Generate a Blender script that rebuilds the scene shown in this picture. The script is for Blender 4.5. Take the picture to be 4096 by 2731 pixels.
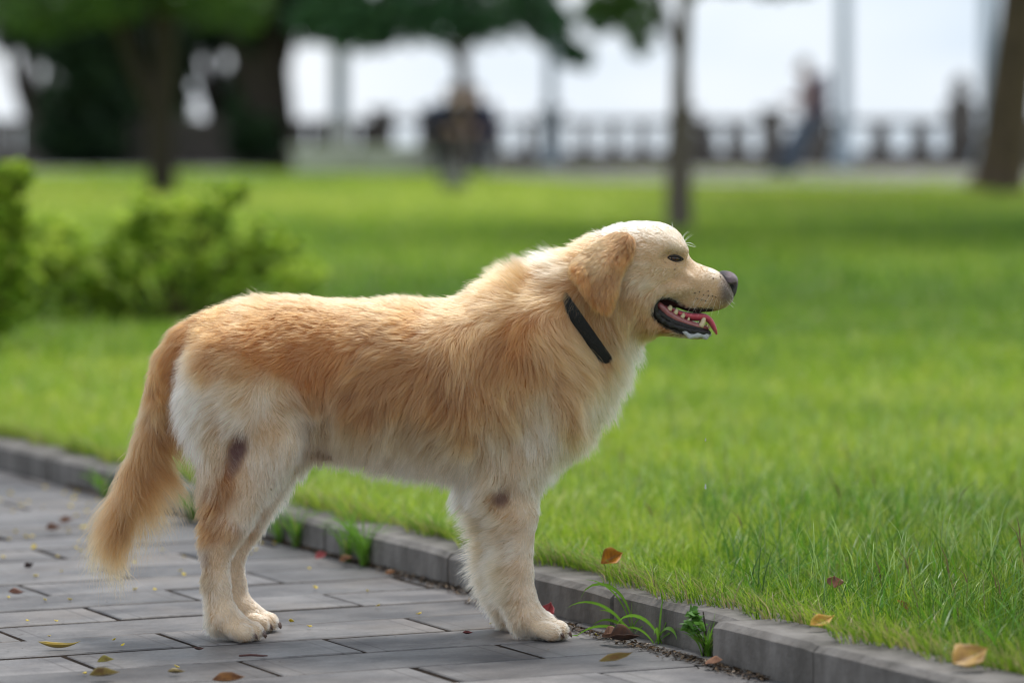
import bpy, bmesh, math, random
import numpy as np
from mathutils import Vector, kdtree
rng = np.random.default_rng(7); random.seed(7)
S = bpy.context.scene
for o in list(S.objects): bpy.data.objects.remove(o)
# ------------------------------------------------------------------ camera
FPX, CH, CD, PITCH = 15360.0, 0.82, 6.13, math.atan((1365.5 - 488) / 15360.0)
cam_d = bpy.data.cameras.new('camera'); cam = bpy.data.objects.new('camera', cam_d)
S.collection.objects.link(cam); S.camera = cam
cam.location = (0, -CD, CH); cam.rotation_euler = (math.pi / 2 - PITCH, 0, 0)
cam_d.lens, cam_d.sensor_width, cam_d.clip_start, cam_d.clip_end = 135, 36, 0.1, 6000
cam_d.dof.use_dof = True; cam_d.dof.focus_distance = 6.05; cam_d.dof.aperture_fstop = 2.8
# ------------------------------------------------------------------ world, sun, exposure
W = bpy.data.worlds.new('World'); S.world = W; W.use_nodes = True
SUN_EL, SUN_AZ = math.radians(62), math.radians(20)     # azimuth measured from +Y (away from the camera) towards +X
nt = W.node_tree; nt.nodes.clear()
sky = nt.nodes.new('ShaderNodeTexSky'); sky.sky_type = 'NISHITA'; sky.sun_disc = False
sky.sun_elevation = SUN_EL; sky.sun_rotation = SUN_AZ
tc = nt.nodes.new('ShaderNodeTexCoord')
mp = nt.nodes.new('ShaderNodeMapping'); mp.inputs['Scale'].default_value = (3, 3, 9)
nz = nt.nodes.new('ShaderNodeTexNoise'); nz.inputs['Scale'].default_value = 2.2; nz.inputs['Detail'].default_value = 4
rmp = nt.nodes.new('ShaderNodeValToRGB')
rmp.color_ramp.elements[0].position = .35; rmp.color_ramp.elements[0].color = (7.8, 9.2, 10.8, 1)
rmp.color_ramp.elements[1].position = .65; rmp.color_ramp.elements[1].color = (10.9, 11.5, 12.2, 1)
mx = nt.nodes.new('ShaderNodeMixRGB'); mx.inputs[0].default_value = .9
bg = nt.nodes.new('ShaderNodeBackground'); bg.inputs[1].default_value = .080
wo = nt.nodes.new('ShaderNodeOutputWorld')
nt.links.new(tc.outputs['Generated'], mp.inputs[0]); nt.links.new(mp.outputs[0], nz.inputs['Vector'])
nt.links.new(nz.outputs[0], rmp.inputs[0]); nt.links.new(sky.outputs[0], mx.inputs[1]); nt.links.new(rmp.outputs[0], mx.inputs[2])
nt.links.new(mx.outputs[0], bg.inputs[0]); nt.links.new(bg.outputs[0], wo.inputs[0])
sd = bpy.data.lights.new('sun', 'SUN'); sd.energy = 2.5; sd.angle = math.radians(16); sd.color = (1, .96, .9)
sun = bpy.data.objects.new('sun', sd); S.collection.objects.link(sun)
sdir = Vector((math.cos(SUN_EL) * math.sin(SUN_AZ), math.cos(SUN_EL) * math.cos(SUN_AZ), math.sin(SUN_EL)))
sun.rotation_euler = sdir.to_track_quat('Z', 'Y').to_euler(); sun.location = (0, 0, 12)
S.view_settings.view_transform = 'Standard'; S.view_settings.look = 'None'
S.view_settings.exposure = 0.26; S.view_settings.gamma = 1
S.render.engine = 'CYCLES'
try:
    S.cycles_curves.shape = 'RIBBONS'
except Exception: pass
S.cycles.use_denoising = True; S.cycles.filter_width = 1.15
S.cycles.max_bounces = 12; S.cycles.transparent_max_bounces = 8

# ------------------------------------------------------------------ helpers
def raydir(px, py):
    dx, dy = (px - 2048) / FPX, (1365.5 - py) / FPX
    c, s = math.cos(PITCH), math.sin(PITCH)
    return np.array([dx, c + dy * s, -s + dy * c])
def gp(px, py, z=0.0):                       # ground point under a pixel of the 4096-wide photo
    d = raydir(px, py); t = (z - CH) / d[2]
    return np.array([d[0] * t, d[1] * t - CD, z])
def vp(px, py, Y=0.0):                       # point on the upright plane at depth Y
    d = raydir(px, py); t = (Y + CD) / d[1]
    return np.array([d[0] * t, Y, CH + d[2] * t])
def dp(px, D, z=0.0):                        # a point at distance D from the camera
    return np.array([(px - 2048) / FPX * D, D - CD, z])
PX = CD / FPX                                # metres per photo pixel at the dog

def link(o, parent=None):
    S.collection.objects.link(o)
    if parent is not None:
        o.parent = parent
        o.location = -parent.location if parent.parent is None else (0, 0, 0)
    return o
def tag(o, label=None, cat=None, group=None, kind=None):
    if label: o['label'] = label
    if cat: o['category'] = cat
    if group: o['group'] = group
    if kind: o['kind'] = kind
    return o
def empty(name, loc, label, cat, group=None):
    o = bpy.data.objects.new(name, None); o.empty_display_size = .1
    S.collection.objects.link(o); o.location = loc
    return tag(o, label, cat, group)
def mesh_np(name, verts, faces, mat, parent=None, smooth=True, cols=None, uvs=None):
    """faces: list of (n,k) index arrays, each with one k"""
    me = bpy.data.meshes.new(name)
    verts = np.asarray(verts, np.float32).reshape(-1, 3)
    faces = [np.asarray(f, np.int32) for f in faces if len(f)]
    me.vertices.add(len(verts)); me.vertices.foreach_set('co', verts.ravel())
    nl = sum(f.size for f in faces); npoly = sum(len(f) for f in faces)
    me.loops.add(nl); me.polygons.add(npoly)
    me.loops.foreach_set('vertex_index', np.concatenate([f.ravel() for f in faces]))
    tot = np.concatenate([np.full(len(f), f.shape[1], np.int32) for f in faces])
    me.polygons.foreach_set('loop_start', np.concatenate([[0], np.cumsum(tot)[:-1]]).astype(np.int32))
    me.polygons.foreach_set('loop_total', tot)
    me.polygons.foreach_set('use_smooth', np.full(npoly, smooth))
    if cols is not None:
        a = me.attributes.new('col', 'FLOAT_COLOR', 'POINT')
        c = np.ones((len(verts), 4), np.float32); c[:, :3] = cols; a.data.foreach_set('color', c.ravel())
    me.update(calc_edges=True); me.validate()
    me.materials.append(mat)
    o = bpy.data.objects.new(name, me)
    return link(o, parent)

class MB:                                    # collects simple shapes into one mesh
    def __init__(s): s.v, s.f = [], []
    def add(s, v, f):
        n = len(s.v); s.v += [tuple(map(float, p)) for p in v]; s.f += [tuple(i + n for i in q) for q in f]
    def box(s, c, h, R=None, bev=0.0):
        bm = bmesh.new(); bmesh.ops.create_cube(bm, size=2)
        for v in bm.verts: v.co = Vector((v.co.x * h[0], v.co.y * h[1], v.co.z * h[2]))
        if bev: bmesh.ops.bevel(bm, geom=bm.edges[:], offset=bev, segments=2, affect='EDGES', profile=.5)
        bm.verts.ensure_lookup_table()
        P = [np.array(v.co) for v in bm.verts]
        if R is not None: P = [R @ p for p in P]
        s.add([p + np.asarray(c) for p in P], [[v.index for v in f.verts] for f in bm.faces]); bm.free()
    def tube(s, pts, rad, n=8, caps=True, flat=None):
        pts = np.asarray(pts, float); rad = np.broadcast_to(rad, (len(pts),)).astype(float)
        T = np.gradient(pts, axis=0); T /= np.linalg.norm(T, axis=1)[:, None] + 1e-9
        ref = np.array([0, 0, 1.0]) if abs(T[0][2]) < .8 else np.array([0, 1.0, 0])
        V = []
        for p, t, r in zip(pts, T, rad):
            a = np.cross(t, ref); a /= np.linalg.norm(a) + 1e-9; b = np.cross(t, a); ref = -b if np.dot(-b, ref) > 0 else b
            fa = (1, 1) if flat is None else flat
            for k in range(n):
                th = 2 * math.pi * k / n
                V.append(p + r * (fa[0] * math.cos(th) * a + fa[1] * math.sin(th) * b))
        m = len(pts); F = []
        for i in range(m - 1):
            for k in range(n):
                k2 = (k + 1) % n; F.append((i * n + k, i * n + k2, (i + 1) * n + k2, (i + 1) * n + k))
        if caps: F += [tuple(range(n))[::-1], tuple(range((m - 1) * n, m * n))]
        s.add(V, F)
    def lathe(s, c, prof, n=12):
        V = [(c[0] + r * math.cos(2 * math.pi * k / n), c[1] + r * math.sin(2 * math.pi * k / n), c[2] + z) for r, z in prof for k in range(n)]
        F = [(i * n + k, i * n + (k + 1) % n, (i + 1) * n + (k + 1) % n, (i + 1) * n + k) for i in range(len(prof) - 1) for k in range(n)]
        F += [tuple(range(n))[::-1], tuple(range((len(prof) - 1) * n, len(prof) * n))]
        s.add(V, F)
    def build(s, name, mat, parent=None, smooth=True):
        me = bpy.data.meshes.new(name); me.from_pydata(s.v, [], s.f); me.update()
        me.polygons.foreach_set('use_smooth', [smooth] * len(me.polygons))
        me.materials.append(mat); o = bpy.data.objects.new(name, me)
        bm = bmesh.new(); bm.from_mesh(me); bmesh.ops.recalc_face_normals(bm, faces=bm.faces[:]); bm.to_mesh(me); bm.free()
        return link(o, parent)

# ------------------------------------------------------------------ materials
def mat(name, base=(.5, .5, .5), rough=.6, spec=.5, attr=None, noise=None, bump=None, coord='Object', coat=0, metal=0, sss=0):
    """noise=(scale, colour2, stretch) mixes a second colour; bump=(scale, strength)"""
    m = bpy.data.materials.new(name); m.use_nodes = True; t = m.node_tree
    b = t.nodes['Principled BSDF']; b.inputs['Roughness'].default_value = rough
    b.inputs['Specular IOR Level'].default_value = spec; b.inputs['Metallic'].default_value = metal
    b.inputs['Coat Weight'].default_value = coat; b.inputs['Coat Roughness'].default_value = .1
    if sss: b.inputs['Subsurface Weight'].default_value = sss; b.inputs['Subsurface Radius'].default_value = (.01, .004, .003)
    b.inputs['Base Color'].default_value = (*base, 1); src = None
    if attr:
        a = t.nodes.new('ShaderNodeAttribute'); a.attribute_name = attr; src = a.outputs['Color']
        t.links.new(src, b.inputs['Base Color'])
    if noise or bump: c = t.nodes.new('ShaderNodeTexCoord')
    if noise:
        mpn = t.nodes.new('ShaderNodeMapping'); t.links.new(c.outputs[coord], mpn.inputs[0])
        if len(noise) > 2: mpn.inputs['Scale'].default_value = noise[2]
        n = t.nodes.new('ShaderNodeTexNoise'); n.inputs['Scale'].default_value = noise[0]; n.inputs['Detail'].default_value = 6; n.inputs['Roughness'].default_value = .65
        t.links.new(mpn.outputs[0], n.inputs['Vector'])
        r = t.nodes.new('ShaderNodeValToRGB'); r.color_ramp.elements[0].position = .38; r.color_ramp.elements[1].position = .64
        t.links.new(n.outputs[0], r.inputs[0])
        x = t.nodes.new('ShaderNodeMixRGB'); t.links.new(r.outputs[0], x.inputs[0])
        if src is not None:
            x.blend_type = 'MULTIPLY'; t.links.new(src, x.inputs[1])
        else: x.inputs[1].default_value = (*base, 1)
        x.inputs[2].default_value = (*noise[1], 1); t.links.new(x.outputs[0], b.inputs['Base Color'])
    if bump:
        n2 = t.nodes.new('ShaderNodeTexNoise'); n2.inputs['Scale'].default_value = bump[0]; n2.inputs['Detail'].default_value = 6
        t.links.new(c.outputs[coord], n2.inputs['Vector'])
        bp = t.nodes.new('ShaderNodeBump'); bp.inputs['Strength'].default_value = bump[1]; bp.inputs['Distance'].default_value = .01
        t.links.new(n2.outputs[0], bp.inputs['Height']); t.links.new(bp.outputs[0], b.inputs['Normal'])
    return m
def leaf_mat(name, trans=.35, rough=.45, spec=.3, tint=(1, 1, 1)):     # thin leaf: colour from the attribute, some light passes through
    m = bpy.data.materials.new(name); m.use_nodes = True; t = m.node_tree
    b = t.nodes['Principled BSDF']; b.inputs['Roughness'].default_value = rough; b.inputs['Specular IOR Level'].default_value = spec
    a = t.nodes.new('ShaderNodeAttribute'); a.attribute_name = 'col'
    tr = t.nodes.new('ShaderNodeBsdfTranslucent'); x = t.nodes.new('ShaderNodeMixShader'); x.inputs[0].default_value = trans
    t.links.new(a.outputs['Color'], b.inputs['Base Color']); t.links.new(a.outputs['Color'], tr.inputs['Color'])
    t.links.new(b.outputs[0], x.inputs[1]); t.links.new(tr.outputs[0], x.inputs[2])
    t.links.new(x.outputs[0], t.nodes['Material Output'].inputs[0])
    return m
M_grass = leaf_mat('grass_blade', .42, .42, .35)
M_shrub = leaf_mat('shrub_leaf', .55, .5, .25)
M_leaf = leaf_mat('tree_leaf', .3, .45, .3)
M_fallen = leaf_mat('fallen_leaf', .12, .5, .35)
M_bark = mat('bark', (.05, .039, .03), .9, .2, noise=(14, (.026, .021, .017), (1, 1, .25)), bump=(30, .6))
M_bark_pale = mat('pale_bark', (.16, .13, .105), .9, .2, noise=(14, (.08, .066, .055), (1, 1, .25)), bump=(30, .6))
M_stone = mat('balustrade_stone', (.135, .118, .105), .85, .3, noise=(3, (.09, .08, .072)), bump=(20, .3))
M_stone_pale = mat('pale_stone', (.55, .54, .51), .8, .3, noise=(3, (.45, .45, .41)))
M_lamp = mat('lamp_post_paint', (.34, .40, .45), .5, .4, noise=(5, (.3, .36, .41)))
M_bark_brown = mat('brown_bark', (.115, .08, .06), .9, .2, noise=(14, (.055, .04, .032), (1, 1, .25)), bump=(30, .6))
M_path = mat('path_stone', (.27, .25, .245), .85, .3, noise=(1.2, (.21, .2, .19)))
M_soil = mat('soil', (.016, .012, .010), .95, .05, noise=(40, (.04, .028, .02)), bump=(120, .8))

# ------------------------------------------------------------------ the setting
UV, VV = np.array([.431, -.902]), np.array([.902, .431])      # along the kerb (towards the camera), across it (to the lawn)
ROT = math.atan2(.431, .902)
KV = 2.815                                                    # kerb face, in the paving frame
def setting(name, o):
    o.name = name; o['kind'] = 'structure'; return o
def in_frame(o): o.location = (0, -CD, 0); o.rotation_euler = (0, 0, ROT); return o
def fr(x, y, z=0.0):                                          # paving frame -> world
    return np.array([x * math.cos(ROT) - y * math.sin(ROT), x * math.sin(ROT) + y * math.cos(ROT) - CD, z])
def to_fr(p): q = np.asarray(p)[..., :2] + np.array([0, CD]); return q @ VV, -(q @ UV)

# pavement: every slab a bevelled block in one paved surface
def paving():
    P, L, row0 = .1775, .436, 5.795
    vs, fs, rn, uv = [], [], [], []
    def slab(x0, x1, y0, y1, z, tilt):
        b, h = .0022, .03
        c = [(x0, y0), (x1, y0), (x1, y1), (x0, y1)]; ci = [(x0 + b, y0 + b), (x1 - b, y0 + b), (x1 - b, y1 - b), (x0 + b, y1 - b)]
        n = len(vs)
        zz = lambda x, y: z + tilt[0] * (x - (x0 + x1) / 2) + tilt[1] * (y - (y0 + y1) / 2)
        for (x, y) in c: vs.append((x, y, -h))
        for (x, y) in c: vs.append((x, y, zz(x, y) - b * .8))
        for (x, y) in ci: vs.append((x, y, zz(x, y)))
        for k in range(4):
            k2 = (k + 1) % 4; fs.append((n + k, n + k2, n + 4 + k2, n + 4 + k)); fs.append((n + 4 + k, n + 4 + k2, n + 8 + k2, n + 8 + k))
        fs.append((n + 8, n + 9, n + 10, n + 11))
        g = random.random(); e = random.random()
        for k in range(12): rn.append((g, e, random.random() if k == 0 else 0))
        for f in range(9): uv.append((x0, x1, y0, y1))
    for r in range(-18, 128):
        y1 = row0 + r * P; y0 = y1 - P
        thin = (r % 2 == 0)
        off = 2.137 if (r % 2) == 0 else 1.914
        gy = .007 if thin else .0135
        for k in range(-9, 4):
            xa, xb = off + (k - 1) * L, off + k * L
            if xa > KV - .02: continue
            gx = random.choice([.006, .008, .012, .007, .014])
            xe = min(xb - gx, KV - .004)
            slab(xa + .002, xe, y0 + .001, y1 - gy, random.uniform(-.0012, .0012), (random.uniform(-.003, .003), random.uniform(-.004, .004)))
    m = bpy.data.materials.new('paving_slab'); m.use_nodes = True; t = m.node_tree; b = t.nodes['Principled BSDF']
    N = t.nodes.new; K = t.links.new
    a = N('ShaderNodeAttribute'); a.attribute_name = 'col'; sx = N('ShaderNodeSeparateColor'); K(a.outputs['Color'], sx.inputs[0])
    c = N('ShaderNodeTexCoord')
    def ramp(inp, p0, c0, p1, c1):
        r = N('ShaderNodeValToRGB'); e = r.color_ramp.elements; e[0].position, e[0].color, e[1].position, e[1].color = p0, c0, p1, c1; K(inp, r.inputs[0]); return r
    def nse(scale, st, det=5, rough=.6, w=None):
        mp_ = N('ShaderNodeMapping'); mp_.inputs['Scale'].default_value = st; K(c.outputs['Object'], mp_.inputs[0])
        n = N('ShaderNodeTexNoise'); n.inputs['Scale'].default_value = scale; n.inputs['Detail'].default_value = det; n.inputs['Roughness'].default_value = rough
        n.noise_dimensions = '4D'; K(mp_.outputs[0], n.inputs['Vector']); mm = N('ShaderNodeMath'); mm.operation = 'MULTIPLY'; mm.inputs[1].default_value = 37; K(sx.outputs[0], mm.inputs[0]); K(mm.outputs[0], n.inputs['W']); return n
    def mixc(f, c1, c2, mode='MIX'):
        x = N('ShaderNodeMixRGB'); x.blend_type = mode
        for inp, v in ((0, f), (1, c1), (2, c2)):
            if isinstance(v, (tuple, float, int)): x.inputs[inp].default_value = v if not isinstance(v, tuple) else (*v, 1)
            else: K(v, x.inputs[inp])
        return x.outputs[0]
    base = ramp(sx.outputs[0], 0, (.100, .099, .104, 1), 1, (.185, .181, .186, 1)).outputs[0]
    cloud = ramp(nse(5, (1, 1.6, 1)).outputs[0], .38, (.58, .56, .56, 1), .62, (1.3, 1.24, 1.17, 1)).outputs[0]
    base = mixc(1.0, base, cloud, 'MULTIPLY')
    fine = ramp(nse(160, (1, 1, 1), 3).outputs[0], .3, (.82, .82, .82, 1), .75, (1.12, 1.12, 1.12, 1)).outputs[0]
    base = mixc(1.0, base, fine, 'MULTIPLY')
    warm = ramp(nse(2.6, (1, 1, 1), 3).outputs[0], .52, (0, 0, 0, 1), .72, (.55, .55, .55, 1)).outputs[0]
    base = mixc(warm, base, (.22, .185, .155))
    dash = ramp(nse(46, (.55, 6.5, 1), 2, .5).outputs[0], .665, (0, 0, 0, 1), .69, (.85, .85, .85, 1)).outputs[0]
    base = mixc(dash, base, (.055, .05, .05))
    spot = ramp(nse(22, (1, 1, 1), 4, .7).outputs[0], .60, (0, 0, 0, 1), .74, (.7, .7, .7, 1)).outputs[0]
    base = mixc(spot, base, (.09, .08, .075))
    u = N('ShaderNodeUVMap'); u.uv_map = 'slab'; us = N('ShaderNodeSeparateXYZ'); K(u.outputs[0], us.inputs[0])
    # engraved line 33 mm from each end
    for w in (0, 1):
        d1 = N('ShaderNodeMath'); d1.operation = 'SUBTRACT'; d1.inputs[1].default_value = .033; K(us.outputs[w], d1.inputs[0])
        d2 = N('ShaderNodeMath'); d2.operation = 'ABSOLUTE'; K(d1.outputs[0], d2.inputs[0])
        ln = ramp(d2.outputs[0], .0003, (.6, .6, .6, 1), .0011, (0, 0, 0, 1)).outputs[0]
        base = mixc(ln, base, (.06, .052, .05))
    K(base, b.inputs['Base Color'])
    rg = ramp(nse(7, (1, 1, 1)).outputs[0], .3, (.42, .42, .42, 1), .7, (.7, .7, .7, 1)); K(rg.outputs[0], b.inputs['Roughness'])
    b.inputs['Specular IOR Level'].default_value = .22
    bp = N('ShaderNodeBump'); bp.inputs['Strength'].default_value = .25; bp.inputs['Distance'].default_value = .002
    K(nse(90, (1, 2, 1)).outputs[0], bp.inputs['Height']); K(bp.outputs[0], b.inputs['Normal'])
    V = np.array(vs, np.float32)
    o = mesh_np('pavement', V, [np.array(fs)], m, smooth=False, cols=np.array(rn))
    me = o.data; uvl = me.uv_layers.new(name='slab')
    li = np.zeros(len(me.loops), np.int32); me.loops.foreach_get('vertex_index', li)
    sl = np.repeat(np.array(uv), 4, axis=0); vx = V[li]
    uvx = np.stack([vx[:, 0] - sl[:, 0], sl[:, 1] - vx[:, 0]], 1)     # metres from either end of the slab
    uvl.data.foreach_set('uv', uvx.astype(np.float32).ravel())
    return setting('pavement', in_frame(o))
paving()
mb = MB(); mb.add([(-9, -3, -.0021), (KV + .02, -3, -.0021), (KV + .02, 28.5, -.0021), (-9, 28.5, -.0021)], [(0, 1, 2, 3)])
setting('soil_bed', in_frame(mb.build('soil_bed', M_soil)))
# ground: one sheet to the horizon, a little below everything
mb = MB(); mb.add([(-400, -60, -.1), (400, -60, -.1), (400, 66, -.1), (-400, 66, -.1)], [(0, 1, 2, 3)])
setting('ground', mb.build('ground', mat('ground_turf', (.17, .26, .035), .95, .1, noise=(.6, (.10, .17, .025)))))

# kerb: bevelled concrete blocks, the near run set a little forward
M_kerb = mat('kerb_concrete', (.21, .193, .178), .8, .3, noise=(9, (.11, .10, .09), (1, 1, .6)), bump=(90, .25))
def kerb():
    t = M_kerb.node_tree; b = t.nodes['Principled BSDF']
    src = b.inputs['Base Color'].links[0].from_socket
    c = t.nodes.new('ShaderNodeTexCoord'); mp_ = t.nodes.new('ShaderNodeMapping'); mp_.inputs['Scale'].default_value = (26, 26, 5); t.links.new(c.outputs['Object'], mp_.inputs[0])
    n = t.nodes.new('ShaderNodeTexNoise'); n.inputs['Scale'].default_value = 1; n.inputs['Detail'].default_value = 4; t.links.new(mp_.outputs[0], n.inputs['Vector'])
    r = t.nodes.new('ShaderNodeValToRGB'); r.color_ramp.elements[0].position = .36; r.color_ramp.elements[0].color = (.74, .73, .72, 1); r.color_ramp.elements[1].position = .6; r.color_ramp.elements[1].color = (1, 1, 1, 1)
    t.links.new(n.outputs[0], r.inputs[0]); x = t.nodes.new('ShaderNodeMixRGB'); x.blend_type = 'MULTIPLY'; x.inputs[0].default_value = 1
    t.links.new(src, x.inputs[1]); t.links.new(r.outputs[0], x.inputs[2]); t.links.new(x.outputs[0], b.inputs['Base Color'])
    def sp(px, py, z=.05): return float(to_fr(gp(px, py, z))[1])
    js = [sp(3345, 2615), sp(2866, 2520), sp(2436, 2390), sp(1700, 2235)]
    js = [js[0] - 1.1, js[0] - .55] + js
    while js[-1] < 28.5: js.append(js[-1] + random.uniform(.5, .58))
    mb = MB(); H, Wd, ch = .061, .105, .012
    for a, bb in zip(js[:-1], js[1:]):
        fw = -.046 if bb < js[3] + .01 else random.uniform(-.003, .003)
        x0 = KV + fw; g = .004; dz = random.uniform(-.002, .002) + (.005 if fw < -.01 else 0)
        prof = [(x0, -.03), (x0, H - ch * .75 + dz), (x0 + ch, H + dz), (x0 + Wd, H + dz), (x0 + Wd, -.03)]
        sk = random.uniform(-.004, .004); nseg = 12; V, F = [], []
        for i in range(nseg + 1):
            f = i / nseg; y = a + g + (bb - a - 2 * g) * f
            e = .0025 if i in (0, nseg) else 0
            for j, (px_, pz_) in enumerate(prof):
                jx = random.uniform(-.00025, .00025); V.append((px_ + sk * (f - .5) + jx + (e if j < 2 else 0), y, pz_ - (e if j in (1, 2, 3) else 0) + jx))
        for i in range(nseg):
            for j in range(4): F.append((i * 5 + j, (i + 1) * 5 + j, (i + 1) * 5 + j + 1, i * 5 + j + 1))
        F += [(0, 1, 2, 3, 4), tuple(nseg * 5 + j for j in (4, 3, 2, 1, 0))]
        mb.add(V, F)
    setting('kerb', in_frame(mb.build('kerb', M_kerb, smooth=False)))
    return js
KJ = kerb()

# lawn soil and its turf colour
def lawn_h(X, Y):
    return .046 + .012 * np.sin(X * .9 + Y * .37) * np.clip((Y - 3) / 10, 0, 1)
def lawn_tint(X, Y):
    """broad natural patches plus painted tree shade: 0 = deep green, 1 = yellow green"""
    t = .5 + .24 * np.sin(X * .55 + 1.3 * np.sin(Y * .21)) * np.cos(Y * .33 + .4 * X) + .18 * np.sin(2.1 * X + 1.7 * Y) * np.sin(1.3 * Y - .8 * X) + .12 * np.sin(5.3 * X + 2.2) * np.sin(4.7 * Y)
    shade_band = .30 * np.exp(-((Y - 33) / 9) ** 2) - .30 * np.exp(-((Y - 11.5 - .5 * X) / 3.2) ** 2) + .22 * np.exp(-((Y - 4.2) / 2.2) ** 2) - .16 * np.exp(-((Y + .3) / .9) ** 2)  # bright and dark bands: grass variation with tree shade painted into the tint
    shade_band = shade_band - .42 * np.exp(-((Y - 21) / 6) ** 2) * np.clip((X - 1) / 2.5, 0, 1)  # shade under the right-hand tree painted in, with some worn grass
    return np.clip(t * .8 + .1 + shade_band, 0, 1)

def lawn():
    # polar-ish strips: fine near the kerb, coarse far away
    xs = np.concatenate([[KV + .098], KV + .1 + np.array([.05, .15, .35, .7, 1.2, 2, 3, 4, 5, 6, 7, 8, 9, 10.5, 12, 14, 16, 18, 20, 23, 26, 30, 40])])
    ys = np.concatenate([np.arange(2, 12, .5), np.arange(12, 64, 1.0)])
    V = []
    for y in ys:
        for x in xs:
            p = fr(x, y); V.append((p[0], min(p[1], 54 + .02 * p[0]), lawn_h(p[0], p[1])))
    n = len(xs); F = [(j * n + i, j * n + i + 1, (j + 1) * n + i + 1, (j + 1) * n + i) for j in range(len(ys) - 1) for i in range(n - 1)]
    V = np.array(V); 
    m = bpy.data.materials.new('turf'); m.use_nodes = True; t = m.node_tree; b = t.nodes['Principled BSDF']; b.inputs['Roughness'].default_value = .9; b.inputs['Specular IOR Level'].default_value = .1
    c = t.nodes.new('ShaderNodeTexCoord'); n1 = t.nodes.new('ShaderNodeTexNoise'); n1.inputs['Scale'].default_value = .28; n1.inputs['Detail'].default_value = 3; t.links.new(c.outputs['Object'], n1.inputs['Vector'])
    r = t.nodes.new('ShaderNodeValToRGB'); r.color_ramp.elements[0].position = .3; r.color_ramp.elements[0].color = (.10, .19, .018, 1); r.color_ramp.elements[1].position = .95; r.color_ramp.elements[1].color = (.33, .42, .05, 1)
    av = t.nodes.new('ShaderNodeAttribute'); av.attribute_name = 'col'; ad = t.nodes.new('ShaderNodeMath'); ad.operation = 'MULTIPLY_ADD'; ad.inputs[1].default_value = .35; t.links.new(n1.outputs[0], ad.inputs[0]); t.links.new(av.outputs['Fac'], ad.inputs[2]); t.links.new(ad.outputs[0], r.inputs[0])
    n2 = t.nodes.new('ShaderNodeTexNoise'); n2.inputs['Scale'].default_value = 9; n2.inputs['Detail'].default_value = 5; t.links.new(c.outputs['Object'], n2.inputs['Vector'])
    r2 = t.nodes.new('ShaderNodeValToRGB'); r2.color_ramp.elements[0].position = .3; r2.color_ramp.elements[0].color = (.6, .6, .6, 1); r2.color_ramp.elements[1].position = .7; r2.color_ramp.elements[1].color = (1.15, 1.15, 1.15, 1); t.links.new(n2.outputs[0], r2.inputs[0])
    x = t.nodes.new('ShaderNodeMixRGB'); x.blend_type = 'MULTIPLY'; x.inputs[0].default_value = 1; t.links.new(r.outputs[0], x.inputs[1]); t.links.new(r2.outputs[0], x.inputs[2])
    # bare dark soil close to the kerb, under the blades
    t.links.new(x.outputs[0], b.inputs['Base Color'])
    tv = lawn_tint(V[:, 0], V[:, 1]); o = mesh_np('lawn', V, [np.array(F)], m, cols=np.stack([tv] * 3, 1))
    return setting('lawn', o)
lawn()

def blades(name, base, hgt, wid, lean, az, cols, curl=.5, material=M_grass):
    """grass blades: tapered bent ribbons of three segments"""
    n = len(base); d = np.stack([np.cos(az), np.sin(az), np.zeros(n)], 1); up = np.array([0, 0, 1.0])
    sd_ = np.stack([-np.sin(az + .5), np.cos(az + .5), np.zeros(n)], 1)
    ts = [0, .4, .75, 1.0]; V = np.zeros((n, 7, 3), np.float32); C = np.zeros((n, 7, 3), np.float32)
    for i, t in enumerate(ts):
        c = base + up * (hgt * (t - lean * curl * t * t * .55))[:, None] + d * (hgt * lean * t ** 1.7)[:, None]
        w = (wid * (1 - t ** 1.8) * .5)[:, None]
        sh = (.75 + .35 * t)
        if i < 3:
            V[:, 2 * i] = c - sd_ * w; V[:, 2 * i + 1] = c + sd_ * w; C[:, 2 * i] = C[:, 2 * i + 1] = cols
        else: V[:, 6] = c; C[:, 6] = cols
    k = (np.arange(n) * 7)[:, None]
    q = np.concatenate([k + np.array([[0, 1, 3, 2]]), k + np.array([[2, 3, 5, 4]])]); tr = k + np.array([[4, 5, 6]])
    return mesh_np(name, V.reshape(-1, 3), [q, tr], material, cols=C.reshape(-1, 3))
GREENS = np.array([[.07, .165, .011], [.205, .35, .026], [.41, .53, .055], [.56, .57, .13]])
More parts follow.
